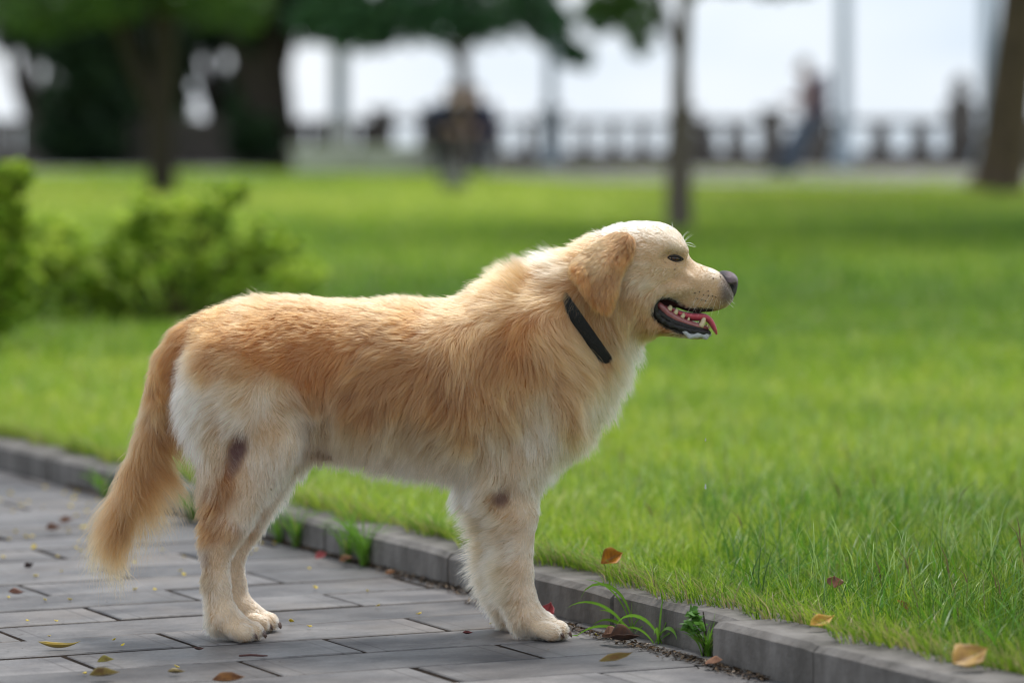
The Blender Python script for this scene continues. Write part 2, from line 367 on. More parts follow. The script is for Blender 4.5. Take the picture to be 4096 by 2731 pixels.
def grass():
    B, Hh, Ww, Ll, Az, Cc = [], [], [], [], [], []
    def zone(d0, d1, dens, h, w, margin):
        n = int((d1 - d0) * ((d0 + d1) / 2 * .2667 * 1.25 + margin) * dens)
        D = rng.uniform(d0, d1, n * 2); wd = (D * .2667 * 1.25 + margin)
        keep = rng.uniform(0, 1, n * 2) < wd / wd.max(); D = D[keep][:n]; wd = wd[keep][:n]
        X = rng.uniform(-.5, .5, len(D)) * wd; P = np.stack([X, D - CD], 1)
        fx, fy = to_fr(P); dist = fx - (KV + .09)
        edge_w = .012 * np.sin(fy * 9) + .018 * np.sin(fy * 23 + 1) + .01
        # by the near right stones the grass creeps over the stone
        creep = np.where(fy < 5.6, .03, 0)
        k = dist > -.035 + edge_w - creep; D, X, P, dist, fx, fy = D[k], X[k], P[k], dist[k], fx[k], fy[k]
        n = len(D)
        # tufts: pull blades towards tuft centres
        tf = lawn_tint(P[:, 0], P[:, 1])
        cl = np.sin(X * 31 + 4 * np.sin(D * 17)) * np.sin(D * 37 + 3 * np.sin(X * 23))
        hh = h * rng.uniform(.45, 1.15, n) * (1 + .35 * cl)
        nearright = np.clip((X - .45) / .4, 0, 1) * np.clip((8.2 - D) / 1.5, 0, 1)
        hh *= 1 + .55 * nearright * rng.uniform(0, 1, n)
        edge = np.clip(1 - dist / .16, 0, 1)
        hh *= 1 + .1 * edge
        B.append(np.stack([P[:, 0], P[:, 1], np.where(dist < 0, .060, lawn_h(P[:, 0], P[:, 1]))], 1))
        Hh.append(hh); Ww.append(w * rng.uniform(.55, 1.25, n))
        lean = rng.uniform(.1, 1.25, n) + .35 * edge * rng.uniform(0, 1, n)
        Ll.append(lean)
        a = rng.uniform(0, 2 * math.pi, n) * .55 + 3.2 * np.sin(X * 14 + 2 * np.sin(D * 9)) + 2.6 * np.sin(D * 11 + 3 * np.sin(X * 7))
        toward = math.atan2(-VV[1], -VV[0])
        a = np.where(rng.uniform(0, 1, n) < edge * .8, toward + rng.normal(0, .7, n), a); Az.append(a)
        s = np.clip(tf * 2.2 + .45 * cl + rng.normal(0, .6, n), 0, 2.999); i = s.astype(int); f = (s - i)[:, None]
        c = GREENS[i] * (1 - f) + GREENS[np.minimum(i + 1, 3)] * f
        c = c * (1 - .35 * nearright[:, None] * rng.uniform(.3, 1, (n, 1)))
        dry = rng.uniform(0, 1, n) < .035 + .26 * np.clip(1 - dist / .07, 0, 1)
        c[dry] = np.array([.42, .36, .17]) * rng.uniform(.6, 1.1, (dry.sum(), 1))
        c *= rng.uniform(.8, 1.15, (n, 1)); Cc.append(c)
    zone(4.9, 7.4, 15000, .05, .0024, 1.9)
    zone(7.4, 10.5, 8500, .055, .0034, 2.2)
    zone(10.5, 17, 2600, .06, .006, 3.5)
    zone(17, 32, 420, .065, .013, 6)
    zone(32, 58, 70, .07, .026, 9)
    n = 9500; fy = rng.uniform(5.0, 11.5, n); keep = rng.uniform(0, 1, n) < .55 + .45 * np.sin(fy * 7 + 2 * np.sin(fy * 3)); fy = fy[keep]; n = len(fy)
    fx = KV + .098 + np.abs(rng.normal(0, .025, n)); p = np.array([fr(a_, b_, .055) for a_, b_ in zip(fx, fy)]); B.append(p); Hh.append(rng.uniform(.03, .08, n)); Ww.append(rng.uniform(.0011, .0022, n)); Ll.append(rng.uniform(.9, 1.7, n))
    Az.append(math.atan2(-VV[1], -VV[0]) + rng.normal(0, .9, n)); dr = rng.uniform(0, 1, n) < .36; c = np.array([.2, .38, .035]) * rng.uniform(.5, 1.3, (n, 1)); c[dr] = np.array([.42, .35, .17]) * rng.uniform(.5, 1.15, (dr.sum(), 1)); Cc.append(c)
    n = 2600; D = rng.uniform(5.0, 7.6, n); X = rng.uniform(.35, 1.35, n); P = np.stack([X, D - CD], 1); fx, fy = to_fr(P); k = fx > KV + .13; P = P[k]; n = len(P)
    B.append(np.stack([P[:, 0], P[:, 1], np.full(n, .045)], 1)); Hh.append(rng.uniform(.06, .125, n)); Ww.append(rng.uniform(.0025, .005, n)); Ll.append(rng.uniform(.2, 1.2, n)); Az.append(rng.uniform(0, 6.28, n)); Cc.append(np.array([.09, .21, .02]) * rng.uniform(.6, 1.5, (n, 1)))
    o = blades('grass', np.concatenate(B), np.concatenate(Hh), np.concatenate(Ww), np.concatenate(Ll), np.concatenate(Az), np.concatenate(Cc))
    tag(o, 'short bright green grass covering the lawn behind the kerb', 'grass', kind='stuff')
    # seed stalks standing above the turf
    n = 520; D = rng.uniform(5.6, 9.5, n); X = rng.uniform(.15, 1.0, n) * D * .16 + rng.uniform(-.1, .25, n); P = np.stack([X, D - CD], 1)
    fx, fy = to_fr(P); k = fx > KV + .2; P = P[k]; n = len(P)
    base = np.stack([P[:, 0], P[:, 1], np.full(n, .05)], 1); hgt = rng.uniform(.07, .15, n)
    c = np.array([.3, .42, .13]) * rng.uniform(.6, 1.3, (n, 1)); dk = rng.uniform(0, 1, n) < .12; c[dk] = np.array([.14, .10, .06])
    Bs = [base]; Hs = [hgt]; Ws = [np.full(n, .0016)]; Ls = [rng.uniform(.1, .5, n)]; As = [rng.uniform(0, 6.28, n)]; Cs = [c]
    for _ in range(2):                                # forked seed heads
        f = rng.uniform(.55, .8, n); a = As[0]; L0 = Ls[0]
        top = base + np.stack([np.cos(a) * hgt * L0 * f ** 1.7, np.sin(a) * hgt * L0 * f ** 1.7, hgt * (f - L0 * .5 * f * f * .55)], 1)
        Bs.append(top); Hs.append(hgt * .42); Ws.append(np.full(n, .0022)); Ls.append(rng.uniform(.3, .9, n)); As.append(a + rng.uniform(-1.2, 1.2, n)); Cs.append(c)
    o = blades('seed_grass', *[np.concatenate(z) for z in (Bs, Hs, Ws, Ls, As, Cs)])
    tag(o, 'thin forked seed stalks standing above the near lawn', 'seed grass', kind='stuff')
grass()

# far ground: promenade path, water, far shore
def slabm(name, pts, z, material):
    mb = MB(); mb.add([(x, y, z) for x, y in pts], [tuple(range(len(pts)))]); return setting(name, mb.build(name, material, smooth=False))
edge = [dp(-900, 59.5), dp(700, 59.3), dp(1300, 58.8), dp(1900, 56), dp(2300, 50), dp(2900, 47.5), dp(3500, 46.5), dp(4800, 46)]
path_pts = [(p[0], p[1]) for p in edge] + [(40, 60), (-40, 60)]
slabm('path', path_pts, .075, M_path)
M_water = mat('water', (.25, .3, .33), .12, .6, bump=(1.5, .25))
slabm('water', [(-1500, 66), (1500, 66), (1500, 3500), (-1500, 3500)], -2.5, M_water)

# ------------------------------------------------------------------ SDF meshing tools
def smin(a, b, k):
    if k <= 0: return np.minimum(a, b)
    h = np.maximum(k - np.abs(a - b), 0) / k
    return np.minimum(a, b) - h * h * k * .25
def smax(a, b, k): return -smin(-a, -b, k)
class Field:
    def __init__(s, xs, ys, zs, far=.12):
        s.ax = [np.asarray(a, np.float32) for a in (xs, ys, zs)]
        s.F = np.full([len(a) for a in s.ax], far, np.float32); s.T = None
    def block(s, lo, hi):
        sl = tuple(slice(max(0, np.searchsorted(a, l) - 1), min(len(a), np.searchsorted(a, h) + 1)) for a, l, h in zip(s.ax, lo, hi))
        return sl, s.ax[0][sl[0]][:, None, None], s.ax[1][sl[1]][None, :, None], s.ax[2][sl[2]][None, None, :]
    def put(s, lo, hi, fn, k=.02, mode='add', tagid=None, m=.09):
        sl, X, Y, Z = s.block(np.asarray(lo) - m, np.asarray(hi) + m)
        d = np.asarray(fn(X, Y, Z), np.float32); cur = s.F[sl]
        if mode == 'add':
            if tagid is not None and s.T is not None: s.T[sl] = np.where(d < cur, tagid, s.T[sl])
            s.F[sl] = smin(cur, d, k)
        else: s.F[sl] = smax(cur, -d, k)
    def cone(s, p0, r0, p1, r1, k=.02, sy=1.0, tagid=None, mode='add'):
        p0, p1 = np.asarray(p0, float), np.asarray(p1, float); R = max(r0, r1) * max(1, sy)
        yc = (p0[1] + p1[1]) / 2
        def fn(X, Y, Z):
            b0, b1 = yc + (p0[1] - yc), yc + (p1[1] - yc)
            ax = p1 - p0; L2 = ax @ ax + 1e-12
            t = np.clip(((X - p0[0]) * ax[0] + (Y - b0) * ax[1] + (Z - p0[2]) * ax[2]) / L2, 0, 1)
            dy = (Y - (b0 + ax[1] * t)) / sy
            d = np.sqrt((X - p0[0] - ax[0] * t) ** 2 + dy ** 2 + (Z - p0[2] - ax[2] * t) ** 2)
            return d - (r0 + (r1 - r0) * t)
        s.put(np.minimum(p0, p1) - R, np.maximum(p0, p1) + R, fn, k, mode, tagid)
    def ell(s, c, r, k=.02, tagid=None, rot=0.0, mode='add'):
        c, r = np.asarray(c, float), np.asarray(r, float); ca, sa = math.cos(rot), math.sin(rot)
        def fn(X, Y, Z):
            x, z = X - c[0], Z - c[2]; u, w = x * ca + z * sa, -x * sa + z * ca
            q0 = np.sqrt((u / r[0]) ** 2 + ((Y - c[1]) / r[1]) ** 2 + (w / r[2]) ** 2); q1 = np.sqrt((u / r[0] ** 2) ** 2 + ((Y - c[1]) / r[1] ** 2) ** 2 + (w / r[2] ** 2) ** 2)
            return q0 * (q0 - 1) / (q1 + 1e-6)
        R = r.max(); s.put(c - R, c + R, fn, k, mode, tagid)
    def loft(s, st, k=.02, yc=0.0, p=2.0, tagid=None, ends=.02):
        """st rows: x, ztop, zbot, half width"""
        st = np.asarray(st, float); x = st[:, 0]
        def fn(X, Y, Z):
            xq = np.clip(X[:, 0, 0], x[0], x[-1])
            def sm(v):                               # smooth interpolation through the stations
                g = np.gradient(v, x); i = np.clip(np.searchsorted(x, xq) - 1, 0, len(x) - 2); h = x[i + 1] - x[i]; t = (xq - x[i]) / h
                return (2 * t ** 3 - 3 * t ** 2 + 1) * v[i] + (t ** 3 - 2 * t ** 2 + t) * h * g[i] + (-2 * t ** 3 + 3 * t ** 2) * v[i + 1] + (t ** 3 - t ** 2) * h * g[i + 1]
            zt, zb, hw = sm(st[:, 1]), sm(st[:, 2]), np.maximum(sm(st[:, 3]), .004)
            zc, hz = ((zt + zb) / 2)[:, None, None], np.maximum((zt - zb) / 2, .004)[:, None, None]; hw = hw[:, None, None]
            q = (np.abs((Z - zc) / hz) ** p + np.abs((Y - yc) / hw) ** p) ** (1 / p)
            d = (q - 1) * np.minimum(hz, hw)
            over = np.maximum(np.maximum(x[0] - X, X - x[-1]), 0)
            return np.where(over > 0, np.sqrt(np.maximum(d, 0) ** 2 + over ** 2) + np.minimum(d, 0) * 0, d)
        hw = st[:, 3].max(); s.put([x[0], yc - hw, st[:, 2].min()], [x[-1], yc + hw, st[:, 1].max()], fn, k, 'add', tagid)
    def mesh(s):
        F = s.F; sg = F < 0; nx, ny, nz = F.shape
        c = sg[:-1, :-1, :-1].astype(np.int8)
        tot = sum(sg[i:nx - 1 + i, j:ny - 1 + j, k:nz - 1 + k].astype(np.int8) for i in (0, 1) for j in (0, 1) for k in (0, 1))
        act = (tot > 0) & (tot < 8); idx = np.full(act.shape, -1, np.int32); I, J, K = np.nonzero(act); idx[I, J, K] = np.arange(len(I))
        acc = np.zeros((len(I), 3)); cnt = np.zeros(len(I))
        cor = [(i, j, k) for i in (0, 1) for j in (0, 1) for k in (0, 1)]
        for a in cor:
            for axn in range(3):
                if a[axn]: continue
                b = list(a); b[axn] = 1
                fa, fb = F[I + a[0], J + a[1], K + a[2]], F[I + b[0], J + b[1], K + b[2]]
                m = (fa < 0) != (fb < 0); t = np.where(m, fa / np.where(m, fa - fb, 1), 0)
                pa = np.stack([s.ax[0][I + a[0]], s.ax[1][J + a[1]], s.ax[2][K + a[2]]], 1).astype(float); pb = np.stack([s.ax[0][I + b[0]], s.ax[1][J + b[1]], s.ax[2][K + b[2]]], 1)
                acc += np.where(m[:, None], pa + (pb - pa) * t[:, None], 0); cnt += m
        V = acc / cnt[:, None]; Q = []
        for axn in range(3):
            sl0 = [slice(None)] * 3; sl1 = [slice(None)] * 3; sl0[axn] = slice(0, -1); sl1[axn] = slice(1, None)
            a, b = sg[tuple(sl0)], sg[tuple(sl1)]
            E = np.argwhere(a != b); o1, o2 = (axn + 1) % 3, (axn + 2) % 3
            E = E[(E[:, o1] > 0) & (E[:, o2] > 0) & (E[:, o1] < F.shape[o1] - 1) & (E[:, o2] < F.shape[o2] - 1)]
            def cell(d1, d2):
                e = E.copy(); e[:, o1] -= d1; e[:, o2] -= d2; return idx[e[:, 0], e[:, 1], e[:, 2]]
            q = np.stack([cell(1, 1), cell(0, 1), cell(0, 0), cell(1, 0)], 1)
            fl = ~sg[E[:, 0], E[:, 1], E[:, 2]]; q[fl] = q[fl][:, ::-1]; Q.append(q)
        Q = np.concatenate(Q); Q = Q[(Q >= 0).all(1)]
        return V, Q
    def grad(s):
        s.G = np.stack(np.gradient(s.F, *s.ax), -1).astype(np.float32)
    def _w(s, P):
        ii, ff = [], []
        for a, p in zip(s.ax, P.T):
            i = np.clip(np.searchsorted(a, p) - 1, 0, len(a) - 2); ii.append(i); ff.append(np.clip((p - a[i]) / (a[i + 1] - a[i]), 0, 1))
        return ii, ff
    def sample(s, P, A=None):
        A = s.F if A is None else A; ii, ff = s._w(P); out = 0
        for a in (0, 1):
            for b in (0, 1):
                for c in (0, 1):
                    w = (ff[0] if a else 1 - ff[0]) * (ff[1] if b else 1 - ff[1]) * (ff[2] if c else 1 - ff[2])
                    v = A[ii[0] + a, ii[1] + b, ii[2] + c]; out = out + (w[:, None] * v if v.ndim > 1 else w * v)
        return out
    def normal(s, P):
        g = s.sample(P, s.G); return g / (np.linalg.norm(g, axis=1)[:, None] + 1e-9)
def poly_sd(pts, x, z):
    """signed distance to a polygon in the x-z plane"""
    pts = np.asarray(pts, float); d = np.full(np.broadcast(x, z).shape, 1e9); ins = np.zeros(d.shape, bool)
    for a, b in zip(pts, np.roll(pts, -1, 0)):
        e = b - a; wx, wz = x - a[0], z - a[1]; t = np.clip((wx * e[0] + wz * e[1]) / (e @ e), 0, 1)
        d = np.minimum(d, (wx - e[0] * t) ** 2 + (wz - e[1] * t) ** 2)
        c = ((a[1] > z) != (b[1] > z)) & (x < (b[0] - a[0]) * (z - a[1]) / (b[1] - a[1] + 1e-12) + a[0]); ins ^= c
    d = np.sqrt(d); return np.where(ins, -d, d)
# ------------------------------------------------------------------ fur
def curves_np(name, P, R, cols, material, parent):
    """P (n,k,3) strands, R (n,k) radii, cols (n,3)"""
    n, k = P.shape[:2]; h = bpy.data.hair_curves.new(name); h.add_curves([k] * n)
    h.attributes['position'].data.foreach_set('vector', P.astype(np.float32).ravel())
    ra = h.attributes.get('radius') or h.attributes.new('radius', 'FLOAT', 'POINT'); ra.data.foreach_set('value', R.astype(np.float32).ravel())
    ca = h.attributes.new('col', 'FLOAT_COLOR', 'CURVE'); c = np.ones((n, 4), np.float32); c[:, :3] = cols; ca.data.foreach_set('color', c.ravel())
    h.materials.append(material); o = bpy.data.objects.new(name, h)
    return link(o, parent)
def fur_mat(name, rough=.42):
    m = bpy.data.materials.new(name); m.use_nodes = True; t = m.node_tree; t.nodes.clear()
    o = t.nodes.new('ShaderNodeOutputMaterial'); h = t.nodes.new('ShaderNodeBsdfHairPrincipled'); h.model = 'CHIANG'; h.parametrization = 'COLOR'
    a = t.nodes.new('ShaderNodeAttribute'); a.attribute_name = 'col'
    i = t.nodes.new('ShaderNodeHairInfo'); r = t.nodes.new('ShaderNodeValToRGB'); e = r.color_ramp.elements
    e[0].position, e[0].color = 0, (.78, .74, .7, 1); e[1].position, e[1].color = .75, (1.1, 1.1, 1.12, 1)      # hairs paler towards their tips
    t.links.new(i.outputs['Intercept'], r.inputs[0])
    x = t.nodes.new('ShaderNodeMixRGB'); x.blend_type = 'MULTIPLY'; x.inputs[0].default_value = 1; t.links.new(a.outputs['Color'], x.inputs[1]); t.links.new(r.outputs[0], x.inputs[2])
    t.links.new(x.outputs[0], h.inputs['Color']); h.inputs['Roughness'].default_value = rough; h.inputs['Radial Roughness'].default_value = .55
    h.inputs['Random Roughness'].default_value = .2
    t.links.new(h.outputs[0], o.inputs[0]); return m
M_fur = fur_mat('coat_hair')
TONE = {'O': (.40, .147, .041), 'G': (.335, .144, .050), 'L': (.475, .235, .092), 'C': (.62, .42, .245), 'W': (.76, .60, .425), 'T': (.42, .275, .145), 'D': (.10, .07, .065), 'K': (.36, .25, .17)}
def to_px(X, Z):
    c, s = math.cos(PITCH), math.sin(PITCH); dz = Z - CH; f = CD * c - dz * s; u = CD * s + dz * c
    return 2048 + FPX * X / f, 1365.5 - FPX * u / f
class Controls:
    """coat map: hair direction, length, tone, lift, by place on the animal's side"""
    x0, y0, st = 150, 780, 10
    def __init__(s, rows, pw=2.2):
        gx, gy = np.meshgrid(np.arange(s.x0, 3020, s.st), np.arange(s.y0, 2620, s.st), indexing='ij'); acc = np.zeros(gx.shape + (9,), np.float32); ws = np.zeros(gx.shape, np.float32)
        for r in rows:
            x, y, dx, dy, ln, tn = r[:6]; lift = r[6] if len(r) > 6 else .3; cl = r[7] if len(r) > 7 else .5
            n = math.hypot(dx, dy) + 1e-6; v = np.array([dx / n, dy / n, ln * .001, lift, cl, *TONE[tn], 1], np.float32)
            w = 1 / (((gx - x) ** 2 + (gy - y) ** 2) + 400.0) ** pw * 1e9; acc += w[..., None] * v; ws += w
        s.A = acc / ws[..., None]
    def __call__(s, P):
        px, py = to_px(P[:, 0], P[:, 2]); i = (px - s.x0) / s.st; j = (py - s.y0) / s.st
        i = np.clip(i, 0, s.A.shape[0] - 1.01); j = np.clip(j, 0, s.A.shape[1] - 1.01); i0, j0 = i.astype(int), j.astype(int); fi, fj = (i - i0)[:, None], (j - j0)[:, None]
        return (s.A[i0, j0] * (1 - fi) + s.A[i0 + 1, j0] * fi) * (1 - fj) + (s.A[i0, j0 + 1] * (1 - fi) + s.A[i0 + 1, j0 + 1] * fi) * fj
def sample_mesh(V, Q, n, wfun):
    T = np.concatenate([Q[:, [0, 1, 2]], Q[:, [0, 2, 3]]]); a, b, c = V[T[:, 0]], V[T[:, 1]], V[T[:, 2]]
    cr = np.cross(b - a, c - a); ar = np.linalg.norm(cr, axis=1) * .5; w = ar * wfun((a + b + c) / 3, cr / (2 * ar[:, None] + 1e-12)); w /= w.sum()
    t = rng.choice(len(T), n, p=w); u, v = rng.uniform(0, 1, n), rng.uniform(0, 1, n); f = u + v > 1; u[f], v[f] = 1 - u[f], 1 - v[f]
    return a[t] + (b - a)[t] * u[:, None] + (c - a)[t] * v[:, None]
def smooth_noise(P, f, seed):
    r = np.random.default_rng(seed); o = np.zeros((len(P), 3))
    for q in range(5):
        k = r.normal(0, f * (.6 + .5 * q), (3, 3)); o += np.sin(P @ k + r.uniform(0, 6.28, 3)) / (1 + .5 * q)
    return o / 2.6
def groom(field, R, ctl, tags, drop=None, k=7, per=16, edit=None, rad=.00026):
    """grow strands from roots R over the skin field; returns strands, radii, colours"""
    if drop is not None: keep = ~drop(R); R = R[keep]; tags = tags[keep]
    n = len(R)
    def look(P):
        out = None
        for t, c in ctl.items():
            m = tags == t
            if out is None: out = np.zeros((n, 9), np.float32)
            if m.any(): out[m] = c(P[m])
        return out
    A = look(R); L = A[:, 2].copy(); lift = A[:, 3].copy(); clump = A[:, 4].copy(); col = A[:, 5:8].copy()
    if edit is not None: L, lift, col = edit(R, L, lift, col)
    L = L * rng.uniform(.55, 1.15, n); under = rng.uniform(0, 1, n) < .25; L[under] *= .6
    lift = lift * rng.uniform(.3, 1.5, n)
    jit = rng.normal(0, .16, (n, 3)); wob = smooth_noise(R, 28, 3) * .25 + smooth_noise(R, 75, 5) * .24 + smooth_noise(R, 190, 6) * .24
    P = R.copy(); S_ = [P.copy()]; step = L / (k - 1)
    for i in range(1, k):
        t = i / (k - 1); A = look(P) if i > 1 else A; nrm = field.normal(P)
        d = np.stack([A[:, 0], np.zeros(n), -A[:, 1]], 1) + jit + wob
        dn = (d * nrm).sum(1); d -= np.minimum(dn, 0)[:, None] * nrm
        nl = np.linalg.norm(d, axis=1)[:, None]; d = d / np.maximum(nl, .25)
        d = d + nrm * (lift * (1.25 - .9 * t))[:, None]; d /= np.linalg.norm(d, axis=1)[:, None] + 1e-9
        P = P + d * step[:, None]; sd_ = field.sample(P); tgt = .0006 + lift * L * .3 * t
        P = P + nrm * np.clip(tgt - sd_, 0, .02)[:, None]; S_.append(P.copy())
    S_ = np.stack(S_, 1)
    tt = np.linspace(0, 1, k)[None, :, None]; cj = np.ones(n); R0 = R
    for pr, st_, cv in ((per, 1.0, .09), (per * 10, .7, .12)):          # small tufts first, then larger locks
        m = max(8, n // pr); ci = rng.choice(n, m, replace=False); kd = kdtree.KDTree(m)
        for j, p in enumerate(R0[ci]): kd.insert(p, j)
        kd.balance(); near = np.array([kd.find(p)[1] for p in R0]); g = ci[near]
        w = (st_ * clump[:, None, None] * tt ** 1.25) * (rng.uniform(.4, 1.15, n) * (rng.uniform(0, 1, n) > .1))[:, None, None]; w = np.clip(w, 0, .96)
        rl = (L / np.maximum(L[g], 1e-5)).clip(.5, 1.3)[:, None, None]
        G = S_[g] * rl + S_[g][:, :1] * (1 - rl); S_ = S_ * (1 - w) + (G + (R - R[g])[:, None] * .22) * w
        cj = cj * rng.normal(1, cv, m)[near]
    # fine frizz
    fz = rng.normal(0, 1, (n, 1, 3)) * np.sin(tt * rng.uniform(3, 9, (n, 1, 1)) + rng.uniform(0, 6, (n, 1, 1))) * (L * .035)[:, None, None] * tt; S_ = S_ + fz
    cj = cj * rng.normal(1, .09, n); col = np.clip(col * cj[:, None], .02, .93)
    Rr = rad * rng.uniform(.7, 1.25, n)[:, None] * np.clip(1.05 - np.linspace(0, 1, k) ** 1.6, .12, 1)[None]
    return S_, Rr, col

# ------------------------------------------------------------------ the dog
DOG = empty('dog', (-.18, -.02, 0), 'golden retriever with cream and tan coat standing side-on, mouth open, black collar', 'dog')
def q3(px, py, Y=0.0): return vp(px, py, Y)
def r_(px): return px * PX
def axis(a, b, cuts):
    out = [a]
    while out[-1] < b: out.append(out[-1] + next(s for lim, s in cuts if out[-1] < lim))
    return np.array(out)
XH, ZH = q3(2230, 1000)[0], q3(2000, 1440)[2]
FD = Field(axis(q3(330, 1500)[0], q3(3010, 1500)[0], [(XH, .0045), (9, .0028)]), axis(-.2, .2, [(9, .0037)]), axis(-.012, q3(2000, 830)[2], [(ZH, .0045), (9, .0028)]), far=.15)
FD.T = np.zeros(FD.F.shape, np.int8)
LST = lambda rows: [(q3(x, 1500)[0], q3(x, a)[2], q3(x, b)[2], h * .001) for x, a, b, h in rows]
# tail first, so that its cells carry their own tag
tailp = [(800, 1330, 60), (735, 1375, 58), (690, 1440, 56), (662, 1530, 54), (640, 1640, 50), (605, 1760, 46), (560, 1880, 42), (515, 1990, 36), (470, 2100, 26), (440, 2180, 14)]
for (x0, y0, a), (x1, y1, b) in zip(tailp[:-1], tailp[1:]): FD.cone(q3(x0, y0), r_(a), q3(x1, y1), r_(b), .012, 1.0, tagid=1)
# trunk
FD.loft(LST([(775, 1335, 1480, 30), (800, 1300, 1580, 62), (880, 1248, 1690, 88), (1000, 1212, 1750, 102), (1150, 1196, 1775, 104), (1300, 1204, 1785, 101), (1450, 1212, 1805, 116), (1600, 1206, 1835, 128), (1750, 1212, 1862, 134), (1900, 1190, 1885, 134), (2050, 1150, 1895, 124), (2180, 1150, 1865, 110), (2290, 1220, 1775, 92), (2370, 1320, 1660, 66), (2420, 1410, 1560, 38)]), .03, p=2.15, tagid=0)
FD.cone(q3(2090, 1340), r_(205), q3(2400, 1130), r_(172), .05, .92, 0)                       # neck
FD.cone(q3(2270, 1450), r_(160), q3(2480, 1225), r_(124), .05, .8, 0)
FD.cone(q3(2285, 1540), r_(115), q3(2345, 1470), r_(115), .04, .8, 0)                        # breast
for sd_ in (-1, 1):
    FD.ell(q3(2110, 1470, sd_ * .062), (r_(170), .058, r_(270)), .03, 0, rot=-.25)           # shoulder blade
    FD.cone(q3(2225, 1630, sd_ * .07), r_(100), q3(2060, 1860, sd_ * .075), r_(100), .035, .75, 0)
    FD.ell(q3(965, 1560, sd_ * .070), (r_(222), .054, r_(262)), .018, 0)                       # haunch
# legs: near ones at -Y
def hind(ox, Y, oy=0):
    p = lambda x, y, yy=Y: q3(x + ox, y, yy)
    FD.cone(p(905, 1500), r_(150), p(1085, 1775), r_(110), .02, .62, 0)
    FD.cone(p(850, 1620), r_(105), p(900, 1930), r_(80), .03, .55, 0)
    FD.cone(p(1080, 1760), r_(112), p(884, 2185), r_(52), .015, .62, 0)
    FD.cone(p(858, 1930), r_(58), p(838, 2190), r_(30), .018, .6, 0)
    FD.cone(p(862, 2190), r_(54), p(866, 2330), r_(49), .012, .72, 0)
    FD.cone(p(866, 2330), r_(49), p(892, 2470), r_(52), .012, .85, 0)
    paw(898 + ox, 2490, 968 + ox, Y)
def paw(hx, hy, tx, Y):
    b = gp(hx, 2560)[2]; X0, X1 = q3(hx, hy, Y)[0], q3(tx, hy, Y)[0]
    FD.cone((X0, Y, .034), .026, (X1 - .004, Y, .021), .0195, .012, 1.12, 0)
    for j, (oy, ox) in enumerate([(-.024, -.006), (-.0085, .006), (.0085, .006), (.024, -.006)]):
        FD.cone((X1 - .012 + ox, Y + oy * .8, .022), .0128, (X1 + .012 + ox, Y + oy * 1.12, .0148), .0142, .0016, 1.0, 0)
    TOES.append((X1, Y))
TOES = []
YN, YF = -.082, .062
hind(0, YN); hind(62, YF - .03)
def front(ox, Y):
    p = lambda x, y: q3(x + ox, y, Y)
    FD.cone(p(2050, 1860), r_(112), p(2065, 2060), r_(76), .03, .7, 0)
    FD.ell(p(1950, 1965), (r_(62), .026, r_(62)), .03, 0)
    FD.cone(p(2062, 2040), r_(80), p(2064, 2290), r_(60), .015, .75, 0)
    FD.cone(p(2064, 2290), r_(60), p(2078, 2390), r_(58), .015, .85, 0)
    FD.cone(p(2078, 2390), r_(58), p(2112, 2480), r_(56), .015, .9, 0)
    paw(2112 + ox, 2490, 2190 + ox, Y)
front(0, -.068); front(-62, .052)
# sheath
FD.cone(q3(1260, 1790), r_(48), q3(1330, 1810), r_(30), .03, 1.0, 0)
# head
FD.ell(q3(2530, 1055), (r_(172), .060, r_(160)), .03, 0)
FD.ell(q3(2640, 1010), (r_(105), .050, r_(108)), .03, 0)
FD.ell(q3(2555, 1190), (r_(125), .053, r_(120)), .035, 0)
FD.loft(LST([(2600, 925, 1225, 50), (2660, 935, 1220, 46), (2705, 972, 1228, 39), (2740, 1018, 1240, 33), (2775, 1048, 1247, 30), (2815, 1066, 1250, 30), (2855, 1080, 1244, 30), (2886, 1100, 1233, 28.5), (2908, 1128, 1222, 24), (2926, 1166, 1203, 14)]), .012, p=2.35, tagid=0)
FD.loft(LST([(2540, 1215, 1345, 44), (2600, 1245, 1340, 40), (2660, 1285, 1338, 32), (2720, 1308, 1346, 27), (2780, 1320, 1353, 24), (2815, 1325, 1352, 19), (2836, 1330, 1346, 11)]), .012, p=2.3, tagid=0)
for sd_ in (-1, 1):
    FD.ell(q3(2700, 990, sd_ * .031), (r_(52), .014, r_(26)), .016, 0, rot=-.35)              # brow
    FD.ell(q3(2692, 1158, sd_ * .0385), (r_(80), .0085, r_(24)), .012, 0, rot=.12); FD.ell(q3(2735, 1100, sd_ * .033), (r_(60), .006, r_(16)), .012, 0, rot=-.5)
    FD.ell(q3(2805, 1165, sd_ * .017), (r_(100), .017, r_(66)), .02, 0, rot=-.1)              # flews
    FD.ell(q3(2693, 1032, sd_ * .053), (r_(44), .012, r_(22)), .012, mode='cut')              # eye socket
MOUTH = [(2616, 1228), (2622, 1204), (2640, 1190), (2668, 1189), (2700, 1203), (2737, 1230), (2762, 1244), (2804, 1251), (2960, 1242), (2960, 1330), (2840, 1330), (2800, 1321), (2760, 1316), (2715, 1305), (2672, 1289), (2640, 1266), (2622, 1246)]
MOUTHW = [(q3(x, y)[0], q3(x, y)[2]) for x, y in MOUTH]
FD.put((MOUTHW[0][0], -.07, q3(2700, 1340)[2]), (MOUTHW[8][0], .07, q3(2700, 1180)[2]), lambda X, Y, Z: np.maximum(poly_sd(MOUTHW, X, Z) + 0 * Y, np.where(X < q3(2800, 1250)[0], .0125 - np.abs(Y), -1.0)), .006, 'cut', m=.02)
FD.F[:, :, :] = np.where((FD.ax[2] < .001)[None, None, :], np.maximum(FD.F, .001 - FD.ax[2][None, None, :]), FD.F)
FD.grad()
